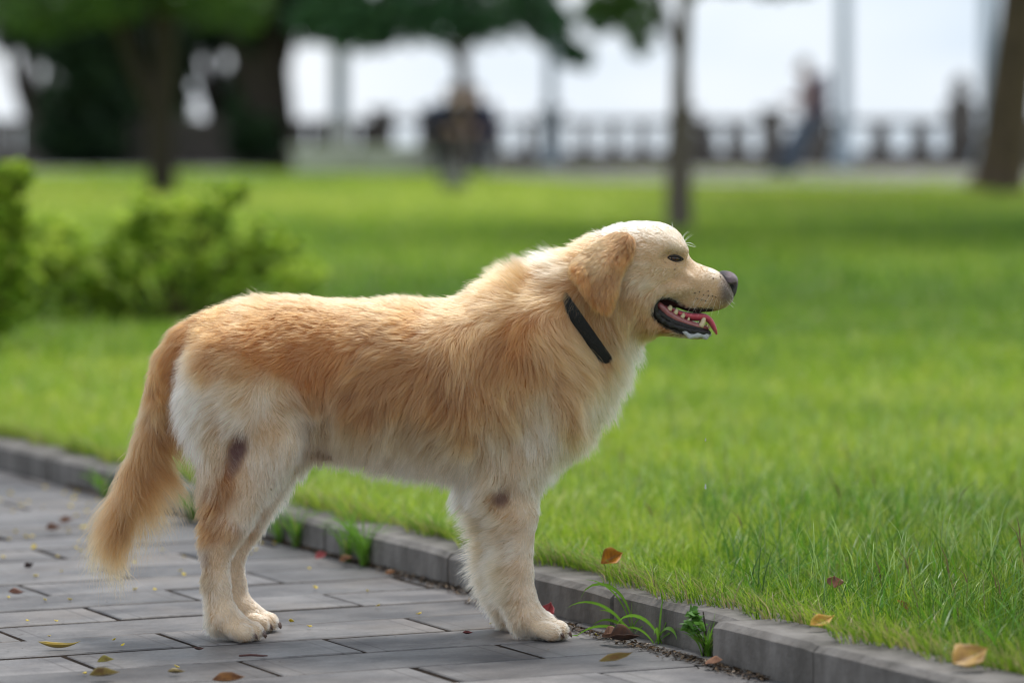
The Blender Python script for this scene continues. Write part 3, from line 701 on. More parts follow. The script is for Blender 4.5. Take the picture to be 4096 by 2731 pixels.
def surf_y(x, z, side=-1):
    ys = FD.ax[1] if side < 0 else FD.ax[1][::-1]; P = np.stack([np.full(len(ys), x), ys, np.full(len(ys), z)], 1); f = FD.sample(P); i = np.argmax(f < 0)
    if f[i] >= 0: return 0.0
    if i == 0: return ys[0]
    t = f[i - 1] / (f[i - 1] - f[i]); return float(ys[i - 1] + (ys[i] - ys[i - 1]) * t)
DV, DQ = FD.mesh()
# coat map
BODY = [
 (820,1290,-1,.25,26,'O',.5),(900,1235,-.9,.1,28,'O',.6),(1000,1200,-.9,-.2,30,'L',.6),(1060,1300,-.7,.4,26,'O',.6,.35),(1200,1185,-1,0,26,'L',.55),(1200,1280,-.8,.4,26,'O',.5,.35),(1350,1195,-1,0,22,'L',.4),(1350,1300,-.8,.4,28,'O',.4),(1500,1195,-1,0,24,'L',.4),(1500,1290,-.8,.4,26,'G',.4),(1650,1185,-.95,-.1,25,'L',.4),(1670,1290,-.9,.35,28,'O',.45),(1760,1200,-1,.15,26,'L',.3),(1860,1180,-.85,.3,30,'L',.3),(1950,1140,-.9,0,32,'L',.4),(2050,1110,-.75,-.5,40,'L',.6),
 (900,1330,-.8,.4,28,'O',.5,.4),(1050,1400,-.8,.4,28,'O',.5,.4),(1150,1450,-.7,.6,30,'O',.45,.4),(1250,1500,-.1,1,30,'O',.4),(1240,1600,.1,1,34,'G',.35),(1350,1420,-.5,.8,34,'O',.4),(1450,1480,-.7,.7,42,'G',.35,.6),(1450,1620,-.6,.8,46,'G',.35,.6),(1600,1400,-.9,.4,40,'G',.35),(1600,1550,-.6,.8,46,'G',.35,.65),(1600,1700,-.5,.85,46,'T',.35,.65),(1750,1330,-.6,.8,42,'L',.35),(1750,1450,-.35,.95,46,'G',.35,.6),(1750,1600,-.35,.95,50,'G',.35,.65),(1750,1720,-.45,.9,50,'T',.35,.65),(1750,1820,-.5,.85,46,'C',.4,.65),(1850,1400,-.2,1,46,'L',.35,.6),(1870,1550,0,1,50,'G',.35,.6),(1880,1700,-.05,1,50,'L',.35,.65),(1880,1820,-.2,1,48,'C',.35,.65),
 (1400,1730,-.3,1,44,'T',.35,.6),(1400,1810,-.2,1,40,'C',.4,.6),(1550,1820,-.35,1,46,'C',.4,.65),(1600,1880,-.3,1,42,'W',.4,.65),(1750,1920,-.35,1,42,'W',.4,.65),(1860,1930,-.4,1,40,'W',.4,.65),(1300,1700,0,1,36,'T',.35),(1300,1800,0,1,18,'K',.3),
 (880,1400,-.8,.5,30,'G',.45),(1000,1450,-.7,.4,34,'L',.45),(1120,1520,-.3,.7,28,'C',.45,.35),(850,1470,-.6,.7,36,'L',.45),(800,1540,-.45,.9,42,'W',.45,.6),(770,1650,-.3,1,46,'W',.45,.6),(790,1780,-.25,1,46,'W',.4,.6),(830,1880,-.2,1,42,'C',.4,.6),(900,1560,-.7,.6,38,'W',.5,.6),(980,1560,-.6,.7,36,'C',.5,.6),(960,1650,-.6,.7,34,'W',.45,.6),(1060,1590,-.1,.8,26,'W',.5,.3),(1150,1590,.5,.8,28,'C',.5,.4),(1210,1640,.6,.9,36,'W',.5,.6),(1100,1690,.3,1,20,'C',.3),(1180,1760,0,1,26,'W',.35),(880,1740,-.4,1,32,'C',.4,.55),(1060,1820,.15,1,26,'W',.4,.5),(1160,1880,.1,1,32,'W',.45,.6),(980,1890,.1,1,24,'C',.35),
 (930,1900,-.2,1,28,'G',.35,.6),(870,1990,-.15,1,28,'G',.35,.6),(845,2100,-.2,1,22,'G',.3,.6),(930,2080,0,1,20,'L',.25),(960,2050,.1,1,16,'W',.2),(1050,2000,.1,1,18,'W',.25),(1090,1960,.2,1,26,'W',.4),
 (820,2200,-.3,.9,15,'K',.35),(890,2200,-.1,1,9,'C',.2),(940,2230,0,1,7,'W',.15),(815,2290,-.4,1,15,'T',.35,.6),(920,2330,0,1,7,'W',.15),(825,2400,-.4,.9,17,'C',.4,.6),(930,2420,.1,1,9,'W',.2),(850,2480,-.4,.9,18,'C',.45,.6),(900,2520,.4,.9,8,'W',.25),(1000,2500,.7,.6,6,'W',.2,.5),(1010,2540,.6,.8,5,'C',.2),
 (2010,1230,-.7,.5,42,'L',.4,.6),(2080,1280,-.4,.8,46,'O',.4,.6),(2110,1180,-.8,.3,42,'L',.5,.6),(2000,1380,-.4,.9,46,'G',.4,.6),(1940,1300,-.5,.8,42,'L',.35,.6),(1950,1420,-.3,.9,46,'G',.35,.6),(2060,1370,-.2,.9,48,'O',.4,.6),(2050,1500,-.1,1,50,'L',.35,.6),(2100,1450,.15,1,50,'G',.4,.6),(2150,1340,.45,.85,52,'L',.4,.65),(2250,1400,.6,.8,56,'L',.4,.65),(2260,1540,.5,.9,56,'L',.4,.65),(2350,1480,.5,.9,56,'L',.4,.65),(2390,1580,.3,1,52,'C',.4,.65),(2160,1570,.1,1,46,'C',.35,.6),(2160,1720,.15,1,46,'W',.35,.6),(2000,1600,.05,1,52,'L',.35,.6),(1960,1720,.1,1,52,'C',.35,.65),(1990,1840,.05,1,46,'C',.35,.6),(2080,1800,.1,1,44,'C',.3,.6),(2300,1680,.35,1,48,'L',.4,.65),(2250,1820,-.1,1,36,'C',.3,.6),(2370,1760,.25,.8,40,'C',.35,.65),(2430,1660,.3,.8,40,'C',.35,.65),(2480,1560,.4,.8,40,'C',.35,.65),(2130,1890,.05,1,26,'W',.3),
 (2160,1140,-.8,.45,46,'L',.5,.6),(2220,1070,-.9,0,42,'C',.5,.6),(2240,1170,-.5,.8,42,'L',.4,.6),(2310,1000,-.9,.15,26,'L',.4),(2360,1320,.1,1,52,'L',.4,.65),(2290,1240,-.3,.9,42,'L',.4,.6),(2430,1290,.1,1,50,'L',.4,.65),(2480,1350,.1,1,52,'C',.4,.65),(2550,1400,.4,.9,52,'W',.45,.65),(2490,1470,.25,1,46,'C',.35,.65),(2490,1250,0,1,40,'L',.4,.6),(2440,1400,.3,1,52,'L',.4,.65),
 (2350,950,-.9,.05,18,'L',.35),(2450,905,-1,0,11,'W',.3),(2550,895,-1,.1,8,'W',.25),(2640,920,-.9,.1,6.5,'W',.22),(2590,980,-1,.1,7.5,'C',.22),(2700,965,-.8,-.5,5.5,'W',.2),(2560,1060,-.9,.25,12,'C',.28,.6),(2630,1010,-1,0,6,'C',.2),(2640,1080,-.9,.25,7,'C',.2),(2740,1055,-.9,-.3,4,'C',.15),(2740,1100,-1,.2,4.5,'C',.16),(2790,1062,-1,-.4,3.5,'C',.14),(2865,1085,-1,-.2,2.5,'W',.12),(2850,1140,-1,.15,3,'C',.12),(2900,1170,-.9,.3,2.5,'T',.12),(2880,1205,-.9,.4,3,'T',.14),(2790,1190,-.85,.5,4.5,'C',.16),(2700,1150,-.9,.3,6,'C',.18),(2640,1150,-.9,.35,10,'C',.25,.6),(2570,1130,-.8,.45,19,'C',.35,.65),(2540,1200,-.5,.8,22,'L',.35,.6),(2590,1270,-.4,.9,15,'L',.3),(2600,1330,-.3,.9,18,'L',.35),(2660,1320,-.8,.3,7,'G',.2),(2720,1340,-.9,.2,6,'K',.25,.8),(2790,1350,-.9,.2,4,'K',.2)]
FRONT = [
 (1960,1990,-.6,.8,30,'C',.4,.6),(2010,1980,-.2,.9,16,'C',.3),(2100,2000,.1,1,12,'W',.25),(1935,2060,-.9,.4,44,'C',.4,.65),(1970,2120,-.9,.4,46,'C',.4,.65),(2040,2080,-.8,.45,22,'C',.3,.6),(2060,2160,-.85,.4,22,'W',.3,.6),(2110,2120,-.2,1,10,'W',.2),(2120,2220,0,1,8,'W',.18),(1980,2220,-.85,.5,54,'C',.4,.7),(2050,2260,-.75,.6,24,'C',.3,.6),(2110,2310,0,1,8,'W',.18),(2010,2320,-.8,.65,46,'C',.4,.75),(2060,2380,-.4,.9,16,'C',.3,.6),(2120,2400,.1,1,9,'W',.2),(2070,2450,-.2,1,20,'C',.35,.6),(2120,2490,.5,.8,10,'W',.3,.6),(2190,2490,.8,.4,9,'W',.25,.6),(2220,2530,.7,.6,5,'C',.2,.5)]
TAIL = [(790,1340,-.6,.6,28,'O',.45,.4),(740,1390,-.7,.7,30,'O',.45,.5),(690,1450,-.4,1,40,'O',.4,.6),(720,1500,.5,.8,46,'O',.35,.65),(640,1560,.4,.9,50,'O',.35,.65),(625,1620,-.1,1,34,'L',.35,.6),(690,1600,.7,.6,40,'L',.35,.6),(620,1700,-.1,1,60,'G',.35,.6),(690,1720,.4,1,80,'G',.35,.6),(570,1850,-.15,1,90,'G',.35,.65),(630,1880,.5,1,120,'G',.4,.65),(510,2000,-.25,1,100,'G',.35,.65),(580,2020,.35,1,130,'L',.4,.65),(450,2150,-.2,1,100,'L',.35,.65),(480,2200,.1,1,100,'G',.35,.65)]
CT = {0: Controls(BODY + FRONT), 1: Controls(TAIL)}
BALD = [(962, 1790, 40, 84, .25, 1.0), (2005, 1962, 36, 48, .1, .85)]
def bald(P):
    px, py = to_px(P[:, 0], P[:, 2]); b = np.zeros(len(P))
    for x, y, a, c, sh, st in BALD:
        u = (px - x) + (py - y) * sh; r = (u / a) ** 2 + ((py - y) / c) ** 2 + .4 * smooth_noise(P, 170, 9)[:, 0]; b = np.maximum(b, np.clip((1.6 - r) * .8, 0, 1) * st * (P[:, 1] < 0))
    return b
def tag_of(P):
    ii = [np.clip(np.round(np.interp(p, a, np.arange(len(a)))).astype(int), 0, len(a) - 1) for a, p in zip(FD.ax, P.T)]; return FD.T[ii[0], ii[1], ii[2]]
def coat_color(P, t):
    c = np.zeros((len(P), 3))
    for k_, ct in CT.items():
        m = t == k_
        if m.any(): c[m] = ct(P[m])[:, 5:8]
    return c
def build_body():
    t = tag_of(DV); c = coat_color(DV, t) * np.array([.85, .8, .74]); b = bald(DV)[:, None]
    c = c * (1 - b) + np.array([.13, .066, .058]) * b
    px, py = to_px(DV[:, 0], DV[:, 2])
    inm = (poly_sd([(x, y) for x, y in MOUTH], px, py) < 9) & (np.abs(DV[:, 1]) < .036) & (px < 2850); c[inm] = (.055, .014, .016)
    low = (poly_sd([(x, y) for x, y in MOUTH], px, py) < 26) & (px < 2850) & (py > 1225); c[low] = (.02, .014, .014)
    nos = np.clip((px - 2862) / 30, 0, 1)[:, None] * np.clip((1230 - py) / 40, 0, 1)[:, None]; c = c * (1 - nos * .8) + np.array([.1, .08, .085]) * nos * .8
    m = mat('dog_skin', attr='col', rough=.7, spec=.3)
    o = mesh_np('body', DV, [DQ], m, DOG, cols=c)
    return o
BODY_O = build_body()
# nose
NF = Field(axis(q3(2868, 1)[0], q3(2965, 1)[0], [(9, .0009)]), axis(-.028, .028, [(9, .0009)]), axis(q3(2900, 1215)[2], q3(2900, 1070)[2], [(9, .0009)]), far=.02)
NF.ell(q3(2916, 1122), (r_(36), .0165, r_(34)), .004, rot=-.35); NF.ell(q3(2926, 1150), (r_(23), .0105, r_(40)), .006); NF.ell(q3(2897, 1108), (r_(30), .0135, r_(22)), .008, rot=-.5)
for s_ in (-1, 1):
    NF.ell(q3(2919, 1122, s_ * .0115), (r_(26), .0092, r_(25)), .003)
    NF.cone(q3(2888, 1122, s_ * .0205), r_(6), q3(2906, 1148, s_ * .0205), r_(13), .002, 1, mode='cut'); NF.cone(q3(2906, 1148, s_ * .0205), r_(13), q3(2938, 1142, s_ * .0125), r_(13), .002, 1, mode='cut')
NF.cone(q3(2956, 1118), r_(3), q3(2944, 1180), r_(3.5), .002, 1, mode='cut')
nv, nq = NF.mesh(); nf = nv; px, py = to_px(nv[:, 0], nv[:, 2])
pink = np.clip((px - 2893) / 25, 0, 1) * np.clip((1148 - py) / 25, 0, 1)
ncol = np.array([.05, .040, .045]) * (1 - pink[:, None]) + np.array([.21, .145, .16]) * pink[:, None]
nk = np.minimum(np.hypot(px - 2908, py - 1149), np.hypot(px - 2924, py - 1146)) < 11; ncol[nk & (np.abs(nv[:, 1]) > .006)] = (.008, .006, .006)
mesh_np('nose', nv, [nq], mat('nose_leather', attr='col', rough=.38, spec=.5, bump=(900, .5)), DOG, cols=ncol)
EYEP = [q3(2694, 1031, s_ * .05) for s_ in (-1, 1)]
COLC, COLA = q3(2318, 1284), np.array([.82, 0, .57]); COLA /= np.linalg.norm(COLA)
def collar_ring():
    e1 = np.array([-COLA[2], 0, COLA[0]]); e2 = np.array([0, 1.0, 0]); ring = []
    for a in np.linspace(0, 2 * math.pi, 72, endpoint=False):
        d = math.cos(a) * e1 + math.sin(a) * e2; r = np.arange(.03, .16, .001); f = FD.sample(COLC + d * r[:, None]); i = np.argmax(f > .0045); ring.append(r[i] if f[i] > .0045 else .1)
    ring = np.minimum(np.array(ring), .087 - .004 * np.cos(np.linspace(0, 2 * math.pi, 72, endpoint=False)))
    for _ in range(4): ring = (np.roll(ring, 1) + ring + np.roll(ring, -1)) / 3
    return e1, e2, ring
CE1, CE2, RING = collar_ring()
def under_collar(R, s_):
    q = R - COLC - s_[:, None] * COLA; a = np.arctan2(q @ CE2, q @ CE1) % (2 * math.pi); return np.linalg.norm(q, axis=1) < np.interp(a, np.linspace(0, 2 * math.pi, 73), np.append(RING, RING[0])) - .0005
def drop(R):
    px, py = to_px(R[:, 0], R[:, 2]); d = poly_sd(MOUTH, px, py) < np.where(py > 1230, 17, 4)
    inb = (px > 2872) & (py < 1205) & (py > 1075); d[inb] |= NF.sample(R[inb]) < .0012
    d |= (((px - 2695) / 44) ** 2 + ((py - 1031 - (px - 2695) * -.04) / 14) ** 2 < 1) & (np.abs(R[:, 1]) > .02)
    s_ = (R - COLC) @ COLA; d |= (np.abs(s_) < .010) & (py > 1170) & (px < 2432 - np.abs(s_) * 2500) & under_collar(R, s_)
    d |= R[:, 2] < .0035
    return d
def edit(R, L, lift, col):
    b = bald(R); L = L * (1 - .86 * np.clip(b * 1.3, 0, 1)); col = col * (1 - b[:, None]) + np.array([.15, .082, .066]) * b[:, None]
    px, py = to_px(R[:, 0], R[:, 2])
    nos = np.clip((px - 2855) / 45, 0, 1) * np.clip((1228 - py) / 40, .3, 1); col = col * (1 - .85 * nos[:, None]) + np.array([.08, .068, .07]) * (.85 * nos)[:, None]
    e = np.exp(-((((px - 2694) / 48) ** 2 + ((py - 1031) / 27) ** 2)) ** 2 * .35); col = col * (1 - .75 * e[:, None]) + np.array([.1, .07, .06]) * (.75 * e)[:, None]; L = L * (1 - .55 * e)
    lp = np.clip(1 - (poly_sd(MOUTH, px, py) - 4) / 14, 0, 1) * (py > 1195); col = col * (1 - .7 * lp[:, None]) + np.array([.09, .065, .06]) * (.7 * lp)[:, None]
    s_ = (R - COLC) @ COLA; near = (np.abs(s_) < .03) & (np.linalg.norm(R - COLC, axis=1) < .15)
    L = np.where(near & (s_ > 0) & (py > 1200) & (px < 2405), L * .62, L); lift = np.where(near & (s_ <= 0), lift * .5, lift)
    col = col * (1 + .10 * smooth_noise(R, 40, 11)[:, :1])
    return L, lift, col
NH = 235000
def wbody(c, n):
    px, py = to_px(c[:, 0], c[:, 2]); w = np.where(n[:, 1] > .35, .28, 1.0); w = w * np.where((px > 2450) & (py < 1300), 2.6, 1) * np.where((py > 2050) & (px > 760), 2.0, 1) * np.where((px < 740) & (py > 1400), 1.7, 1)
    return w * np.where(bald(c) > .5, .5, 1)
R = sample_mesh(DV, DQ, NH, wbody); tg = tag_of(R)
P, Rr, cc = groom(FD, R, CT, tg, drop, edit=edit)
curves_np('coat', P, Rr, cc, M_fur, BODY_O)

# ears
EAR = [(2283, 1066), (2300, 1030), (2340, 990), (2400, 950), (2460, 922), (2505, 922), (2534, 950), (2538, 985), (2520, 1025), (2492, 1062), (2474, 1110), (2468, 1160), (2455, 1208), (2432, 1236), (2408, 1240), (2382, 1222), (2352, 1188), (2320, 1145), (2296, 1105)]
EARW = [(q3(x, y)[0], q3(x, y)[2]) for x, y in EAR]
EA = Field(axis(EARW[0][0] - .02, EARW[7][0] + .02, [(9, .0017)]), axis(-.125, -.02, [(9, .0013)]), axis(q3(2400, 1265)[2], q3(2400, 900)[2], [(9, .0017)]), far=.05)
def ear_field():
    xs, zs = EA.ax[0], EA.ax[2]; cx, cz = xs[::4], zs[::4]
    yb = np.array([[surf_y(x, z) for z in cz] for x in cx])
    for _ in range(6):
        p = np.pad(yb, 1, 'edge'); yb = (p[:-2, 1:-1] + p[2:, 1:-1] + p[1:-1, :-2] + p[1:-1, 2:] + 2 * yb) / 6
    yb = np.stack([np.interp(zs, cz, r) for r in yb]); yb = np.stack([np.interp(xs, cx, yb[:, j]) for j in range(len(zs))], 1)
    gx, gz = np.meshgrid(xs, zs, indexing='ij'); px, py = to_px(gx, gz); sdp = poly_sd(EARW, gx, gz)
    # raised edges: the flap stands off at the tip and along the front fold
    lo = np.clip((py - 1000) / 230, 0, 1); fr_ = np.exp(-((px - (2500 - (py - 950) * .12)) / 34) ** 2) * np.clip((1180 - py) / 120, 0, 1)
    dip = np.exp(-(((px - 2500) / 40) ** 2 + ((py - 1010) / 60) ** 2))
    ym = yb - .0095 - .014 * lo - .012 * fr_ + .010 * dip - .008 * np.exp(-((px - 2390) / 60) ** 2) * lo - .0045 * np.sin((px - 2300 + .25 * (py - 1000)) / 21 + 1.5 * np.sin((py - 950) / 60)) * np.clip((py - 960) / 80, 0, 1)
    th = .0046 * np.sqrt(np.clip(-sdp / .012, .05, 1))
    EA.F[:] = smax(sdp[:, None, :] * np.ones_like(EA.F), np.abs(EA.ax[1][None, :, None] - ym[:, None, :]) - th[:, None, :], .004)
ear_field(); EA.grad(); EV, EQ = EA.mesh()
CE = {0: Controls([(2330,1010,-.6,.8,12,'L',.3),(2400,970,-.5,.8,14,'L',.35,.6),(2470,940,-.5,.8,12,'G',.35,.6),(2520,960,-.1,1,12,'G',.3,.6),(2500,1030,-.3,1,18,'O',.5,.75),(2480,1000,-.4,.9,18,'G',.5,.75),(2400,1050,-.1,1,16,'L',.35,.7),(2450,1100,-.1,1,14,'G',.3,.6),(2300,1070,-.3,1,18,'O',.4,.7),(2330,1130,.1,1,18,'O',.35,.75),(2400,1150,.1,1,17,'G',.35,.75),(2450,1180,.05,1,13,'O',.3,.6),(2415,1225,.1,1,13,'O',.3,.6),(2360,1180,.2,1,16,'O',.35,.7)])}
def ear_skin(P): return CE[0](P)[:, 5:8] * np.array([.85, .8, .74])
M_ear = mat('ear_skin', attr='col', rough=.7)
Re = sample_mesh(EV, EQ, 26000, lambda c, n: np.where(n[:, 1] > .3, .15, 1.0))
Pe, Rre, ce = groom(EA, Re, CE, np.zeros(len(Re), int), rad=.0002)
for s_ in (1, -1):
    mv = np.array([1, s_, 1]); o = mesh_np('ear', EV * mv, [EQ if s_ > 0 else EQ[:, ::-1]], M_ear, DOG, cols=ear_skin(EV))
    st = 1 if s_ > 0 else 3
    curves_np('ear_coat', Pe[::st] * mv, Rre[::st], ce[::st], M_fur, o)
# eyes
def eye_mat():
    m = mat('eye', (.02, .01, .008), .15, .35, coat=.4); t = m.node_tree; b = t.nodes['Principled BSDF']
    a = t.nodes.new('ShaderNodeAttribute'); a.attribute_name = 'col'; t.links.new(a.outputs['Color'], b.inputs['Base Color']); return m
M_eye = eye_mat(); M_dark = mat('eyelid', (.022, .015, .014), .45, .4)
for s_ in (-1, 1):
    c = q3(2695, 1030); yb = surf_y(c[0], c[2], s_); c[1] = yb
    bm = bmesh.new(); bmesh.ops.create_uvsphere(bm, u_segments=48, v_segments=32, radius=1); vs = np.array([v.co for v in bm.verts]); fs = [[v.index for v in f.verts] for f in bm.faces]; bm.free()
    ev = vs * np.array([.0108, .0078, .0054]); ev[:, 2] -= ev[:, 0] * .12; ev = ev + c + np.array([0, -s_ * .0048, 0])
    ang = np.hypot(vs[:, 0] * .0106 - .0006, vs[:, 2] * .0062 - .0012)
    ec = np.where((ang < .0020)[:, None], np.array([.004, .003, .003]), np.where((ang < .0056)[:, None], np.array([.06, .024, .007]), np.array([.012, .008, .008])))
    q4 = np.array([f for f in fs if len(f) == 4]); t3 = np.array([f for f in fs if len(f) == 3]); eo = mesh_np('eye', ev, [q4, t3], M_eye, DOG, cols=ec)
    mb = MB(); th = np.linspace(0, 2 * math.pi, 29); ring = []
    for a in th:
        x = c[0] + .0122 * math.cos(a) + .0012; z = c[2] + (.0042 if math.sin(a) > 0 else .0044) * math.sin(a) * (1 - .55 * math.cos(a) ** 2) - .0016 * math.cos(a); y = surf_y(x, z, s_) + s_ * .0006; ring.append((x, y, z))
    mb.tube(ring, .0011 + .0009 * np.clip(np.sin(th), 0, 1), 8, caps=False); mb.build('eyelid', M_dark, eo)
# mouth: lips, gums, teeth, tongue, foam
def hw_at(px):
    return np.interp(px, [2600, 2640, 2660, 2720, 2780, 2815, 2836], [.047, .038, .0335, .0275, .0242, .0195, .0115])
M_lip = mat('lip', (.011, .008, .009), .3, .45, bump=(400, .6), coat=.25)
M_gum = mat('gum', (.38, .13, .125), .25, .5, noise=(120, (.26, .07, .075)), coat=.5, sss=.2)
M_tooth = mat('tooth', (.72, .61, .40), .25, .5, noise=(200, (.62, .48, .26)), coat=.3)
M_tongue = mat('tongue', (.74, .11, .16), .3, .5, noise=(300, (.62, .08, .12)), bump=(900, .4), coat=.35, sss=.25)
M_foam = mat('saliva', (.62, .63, .64), .15, .6, bump=(700, .6), coat=.8, noise=(260, (.4, .4, .41)))
for s_ in (-1, 1):
    pl = [(2712, 1212), (2690, 1197), (2664, 1187), (2640, 1186), (2624, 1197), (2616, 1220), (2620, 1246), (2634, 1268), (2655, 1284), (2685, 1298), (2720, 1309), (2760, 1319), (2800, 1325), (2826, 1328), (2838, 1330)]
    rd = np.array([3, 4.5, 6, 7, 8, 9.5, 11, 11.5, 12, 12, 12, 11.5, 11, 10, 7]) * PX
    pts = [np.array([q3(x, y)[0], s_ * (hw_at(x) - .0022), q3(x, y)[2]]) for x, y in pl]
    for i in range(0, 7):
        yb = surf_y(pts[i][0] - .002, pts[i][2] + (.004 if i < 4 else 0), s_); pts[i][1] = .35 * pts[i][1] + .65 * (yb - s_ * .001) if abs(yb) > .015 else pts[i][1]
    f = np.linspace(0, len(pts) - 1, 60); pp = np.stack([np.interp(f, np.arange(len(pts)), np.array(pts)[:, k]) for k in range(3)], 1)
    pp[1:-1] = (pp[:-2] + pp[1:-1] + pp[2:]) / 3
    rr = np.interp(f, np.arange(len(rd)), rd) * (1 + .16 * np.sin(f * 5.3 + s_) + .10 * np.sin(f * 11.7)); mb = MB(); mb.tube(pp, rr, 12)
    il = [(2622, 1232), (2640, 1252), (2662, 1270), (2692, 1286), (2726, 1298), (2764, 1308), (2800, 1316), (2830, 1322)]; mb.tube([np.array([q3(x, y)[0], s_ * (hw_at(x) - .0062), q3(x, y)[2]]) for x, y in il], np.array([8, 13, 15, 15, 15, 13, 11, 8]) * PX, 12)
    mb.build('lip', M_lip, DOG)
    gl = [(2628, 1208), (2645, 1226), (2668, 1250), (2700, 1270), (2735, 1285), (2770, 1298), (2800, 1306), (2826, 1312)]; gp_ = np.array([[q3(x, y)[0], s_ * (hw_at(x) - .0075), q3(x, y)[2]] for x, y in gl])
    mb = MB(); mb.tube(gp_, np.array([9, 14, 17, 16, 14, 13, 12, 9]) * PX, 12); go = mb.build('gum', M_gum, DOG)
    def tooth(bx, by, tx, ty, w, in_=.0075, lean=.0):
        mb = MB(); b0, t0 = q3(bx, by), q3(tx, ty); y = s_ * (hw_at(bx) - in_); b0[1] = y; t0[1] = y + s_ * lean
        f = np.linspace(0, 1, 8); bend = (q3(bx + 4, by) - q3(bx, by)) * 1.0; pts = np.array([b0 + (t0 - b0) * a + bend * math.sin(a * math.pi) for a in f]); mb.tube(pts, w * PX * np.sqrt(np.clip(1 - f ** 2.2, .01, 1)), 10); mb.build('tooth', M_tooth, DOG)
    for t in [(2672, 1236, 2675, 1217, 12), (2697, 1252, 2701, 1231, 10), (2724, 1268, 2730, 1248, 9), (2747, 1281, 2751, 1266, 6), (2800, 1304, 2815, 1262, 12, .006), (2821, 1312, 2827, 1295, 6, .009), (2830, 1315, 2834, 1302, 5, .0095)]: tooth(*t)
# tongue
tl = [(2650, 1226, 16), (2690, 1244, 20), (2730, 1262, 24), (2765, 1268, 26), (2795, 1268, 25), (2820, 1268, 22), (2838, 1280, 20), (2850, 1299, 17), (2859, 1319, 13), (2866, 1337, 6)]
def tongue():
    f = np.linspace(0, len(tl) - 1, 40); a = np.array(tl, float); x, y, r = (np.interp(f, np.arange(len(tl)), a[:, k]) for k in range(3))
    for _ in range(3): x[1:-1] = (x[:-2] + x[1:-1] + x[2:]) / 3; y[1:-1] = (y[:-2] + y[1:-1] + y[2:]) / 3
    n = 20; V = []; F = []
    for i in range(len(f)):
        c = q3(x[i], y[i]); tx, tz = np.gradient(x)[i], -np.gradient(y)[i]; L_ = math.hypot(tx, tz); nx_, nz_ = -tz / L_, tx / L_
        w = np.interp(x[i], [2640, 2700, 2780, 2840, 2858, 2868], [.021, .0205, .0185, .0185, .016, .007]); th = r[i] * PX * .62
        for k in range(n):
            a_ = 2 * math.pi * k / n; sx_, sy_ = math.cos(a_), math.sin(a_); up = .55 * abs(sx_) ** 2 * th
            d = th * sy_ * (abs(sy_) ** -.2 if sy_ else 1) + up - (.45 * th if abs(sx_) < .25 and sy_ > 0 else 0)
            V.append((c[0] + nx_ * d, w * sx_, c[2] + nz_ * d))
    for i in range(len(f) - 1):
        for k in range(n): F.append((i * n + k, i * n + (k + 1) % n, (i + 1) * n + (k + 1) % n, (i + 1) * n + k))
    F += [tuple(range(n)), tuple(range((len(f) - 1) * n, len(f) * n))]
    mb = MB(); mb.add(V, F); mb.build('tongue', M_tongue, DOG)
tongue()
SF = Field(axis(q3(2690, 1)[0], q3(2850, 1)[0], [(9, .0009)]), axis(-.032, .032, [(9, .001)]), axis(q3(2780, 1372)[2], q3(2780, 1290)[2], [(9, .0009)]), far=.02)
for s_ in (-1, 1):
    for (x0, y0, a), (x1, y1, b) in zip([(2715, 1312, 3), (2728, 1318, 5), (2742, 1330, 8), (2760, 1345, 9), (2790, 1340, 10)], [(2728, 1318, 5), (2742, 1330, 8), (2760, 1345, 9), (2790, 1340, 10), (2822, 1341, 10)]): SF.cone(q3(x0, y0, s_ * (hw_at(x0) - .001)), r_(a), q3(x1, y1, s_ * (hw_at(x1) - .003)), r_(b), .004, .8)
    SF.ell(q3(2822, 1350, s_ * .014), (r_(11), .004, r_(9)), .004); SF.cone(q3(2824, 1342, s_ * .013), r_(10), q3(2836, 1338, 0), r_(8), .004)
sv, sq = SF.mesh(); mesh_np('saliva', sv, [sq], M_foam, DOG)
# whiskers and brow hairs
def whiskers():
    rows = [(2782, 1180, 2752, 1215, 2788, 1255, .03), (2790, 1185, 2740, 1240, 2722, 1276, .03), (2812, 1180, 2775, 1220, 2752, 1262, .02), (2836, 1178, 2812, 1205, 2782, 1262, .02), (2850, 1183, 2830, 1215, 2808, 1258, .015), (2862, 1188, 2848, 1220, 2838, 1258, .015), (2880, 1196, 2872, 1225, 2865, 1255, .012), (2905, 1200, 2915, 1215, 2930, 1226, .01), (2915, 1195, 2926, 1205, 2936, 1212, .008),
            (2737, 968, 2748, 950, 2770, 938, .015), (2742, 972, 2760, 966, 2782, 984, .015), (2744, 976, 2762, 984, 2783, 988, .01), (2735, 960, 2728, 940, 2756, 927, .02), (2692, 915, 2690, 905, 2689, 888, .005)]
    P, C = [], []
    for x0, y0, x1, y1, x2, y2, out in rows:
        for s_ in (-1, 1):
            a, b, c = q3(x0, y0), q3(x1, y1), q3(x2, y2); yb = surf_y(a[0], a[2], s_); a[1], b[1], c[1] = yb - s_ * .001, yb + s_ * out * .6, yb + s_ * out
            t = np.linspace(0, 1, 9)[:, None]; P.append((1 - t) ** 2 * a + 2 * t * (1 - t) * b + t * t * c); C.append((.85, .83, .78))
    P = np.array(P); curves_np('whiskers', P, np.tile(np.linspace(.00028, .00006, 9), (len(P), 1)), np.array(C), M_fur, DOG)
    ms = mat('whisker_spot', (.03, .022, .02), .6)
    for x, y in [(2775, 1168), (2793, 1163), (2809, 1175), (2785, 1190), (2828, 1160), (2829, 1178), (2846, 1180), (2801, 1195), (2818, 1199), (2858, 1184), (2849, 1110), (2878, 1104), (2695, 1073)]:
        c = q3(x, y); c[1] = surf_y(c[0], c[2]) - .0012; mb = MB(); mb.box(c, (.0009, .0006, .0008), bev=.0004); mb.build('whisker_spot', ms, DOG)
whiskers()
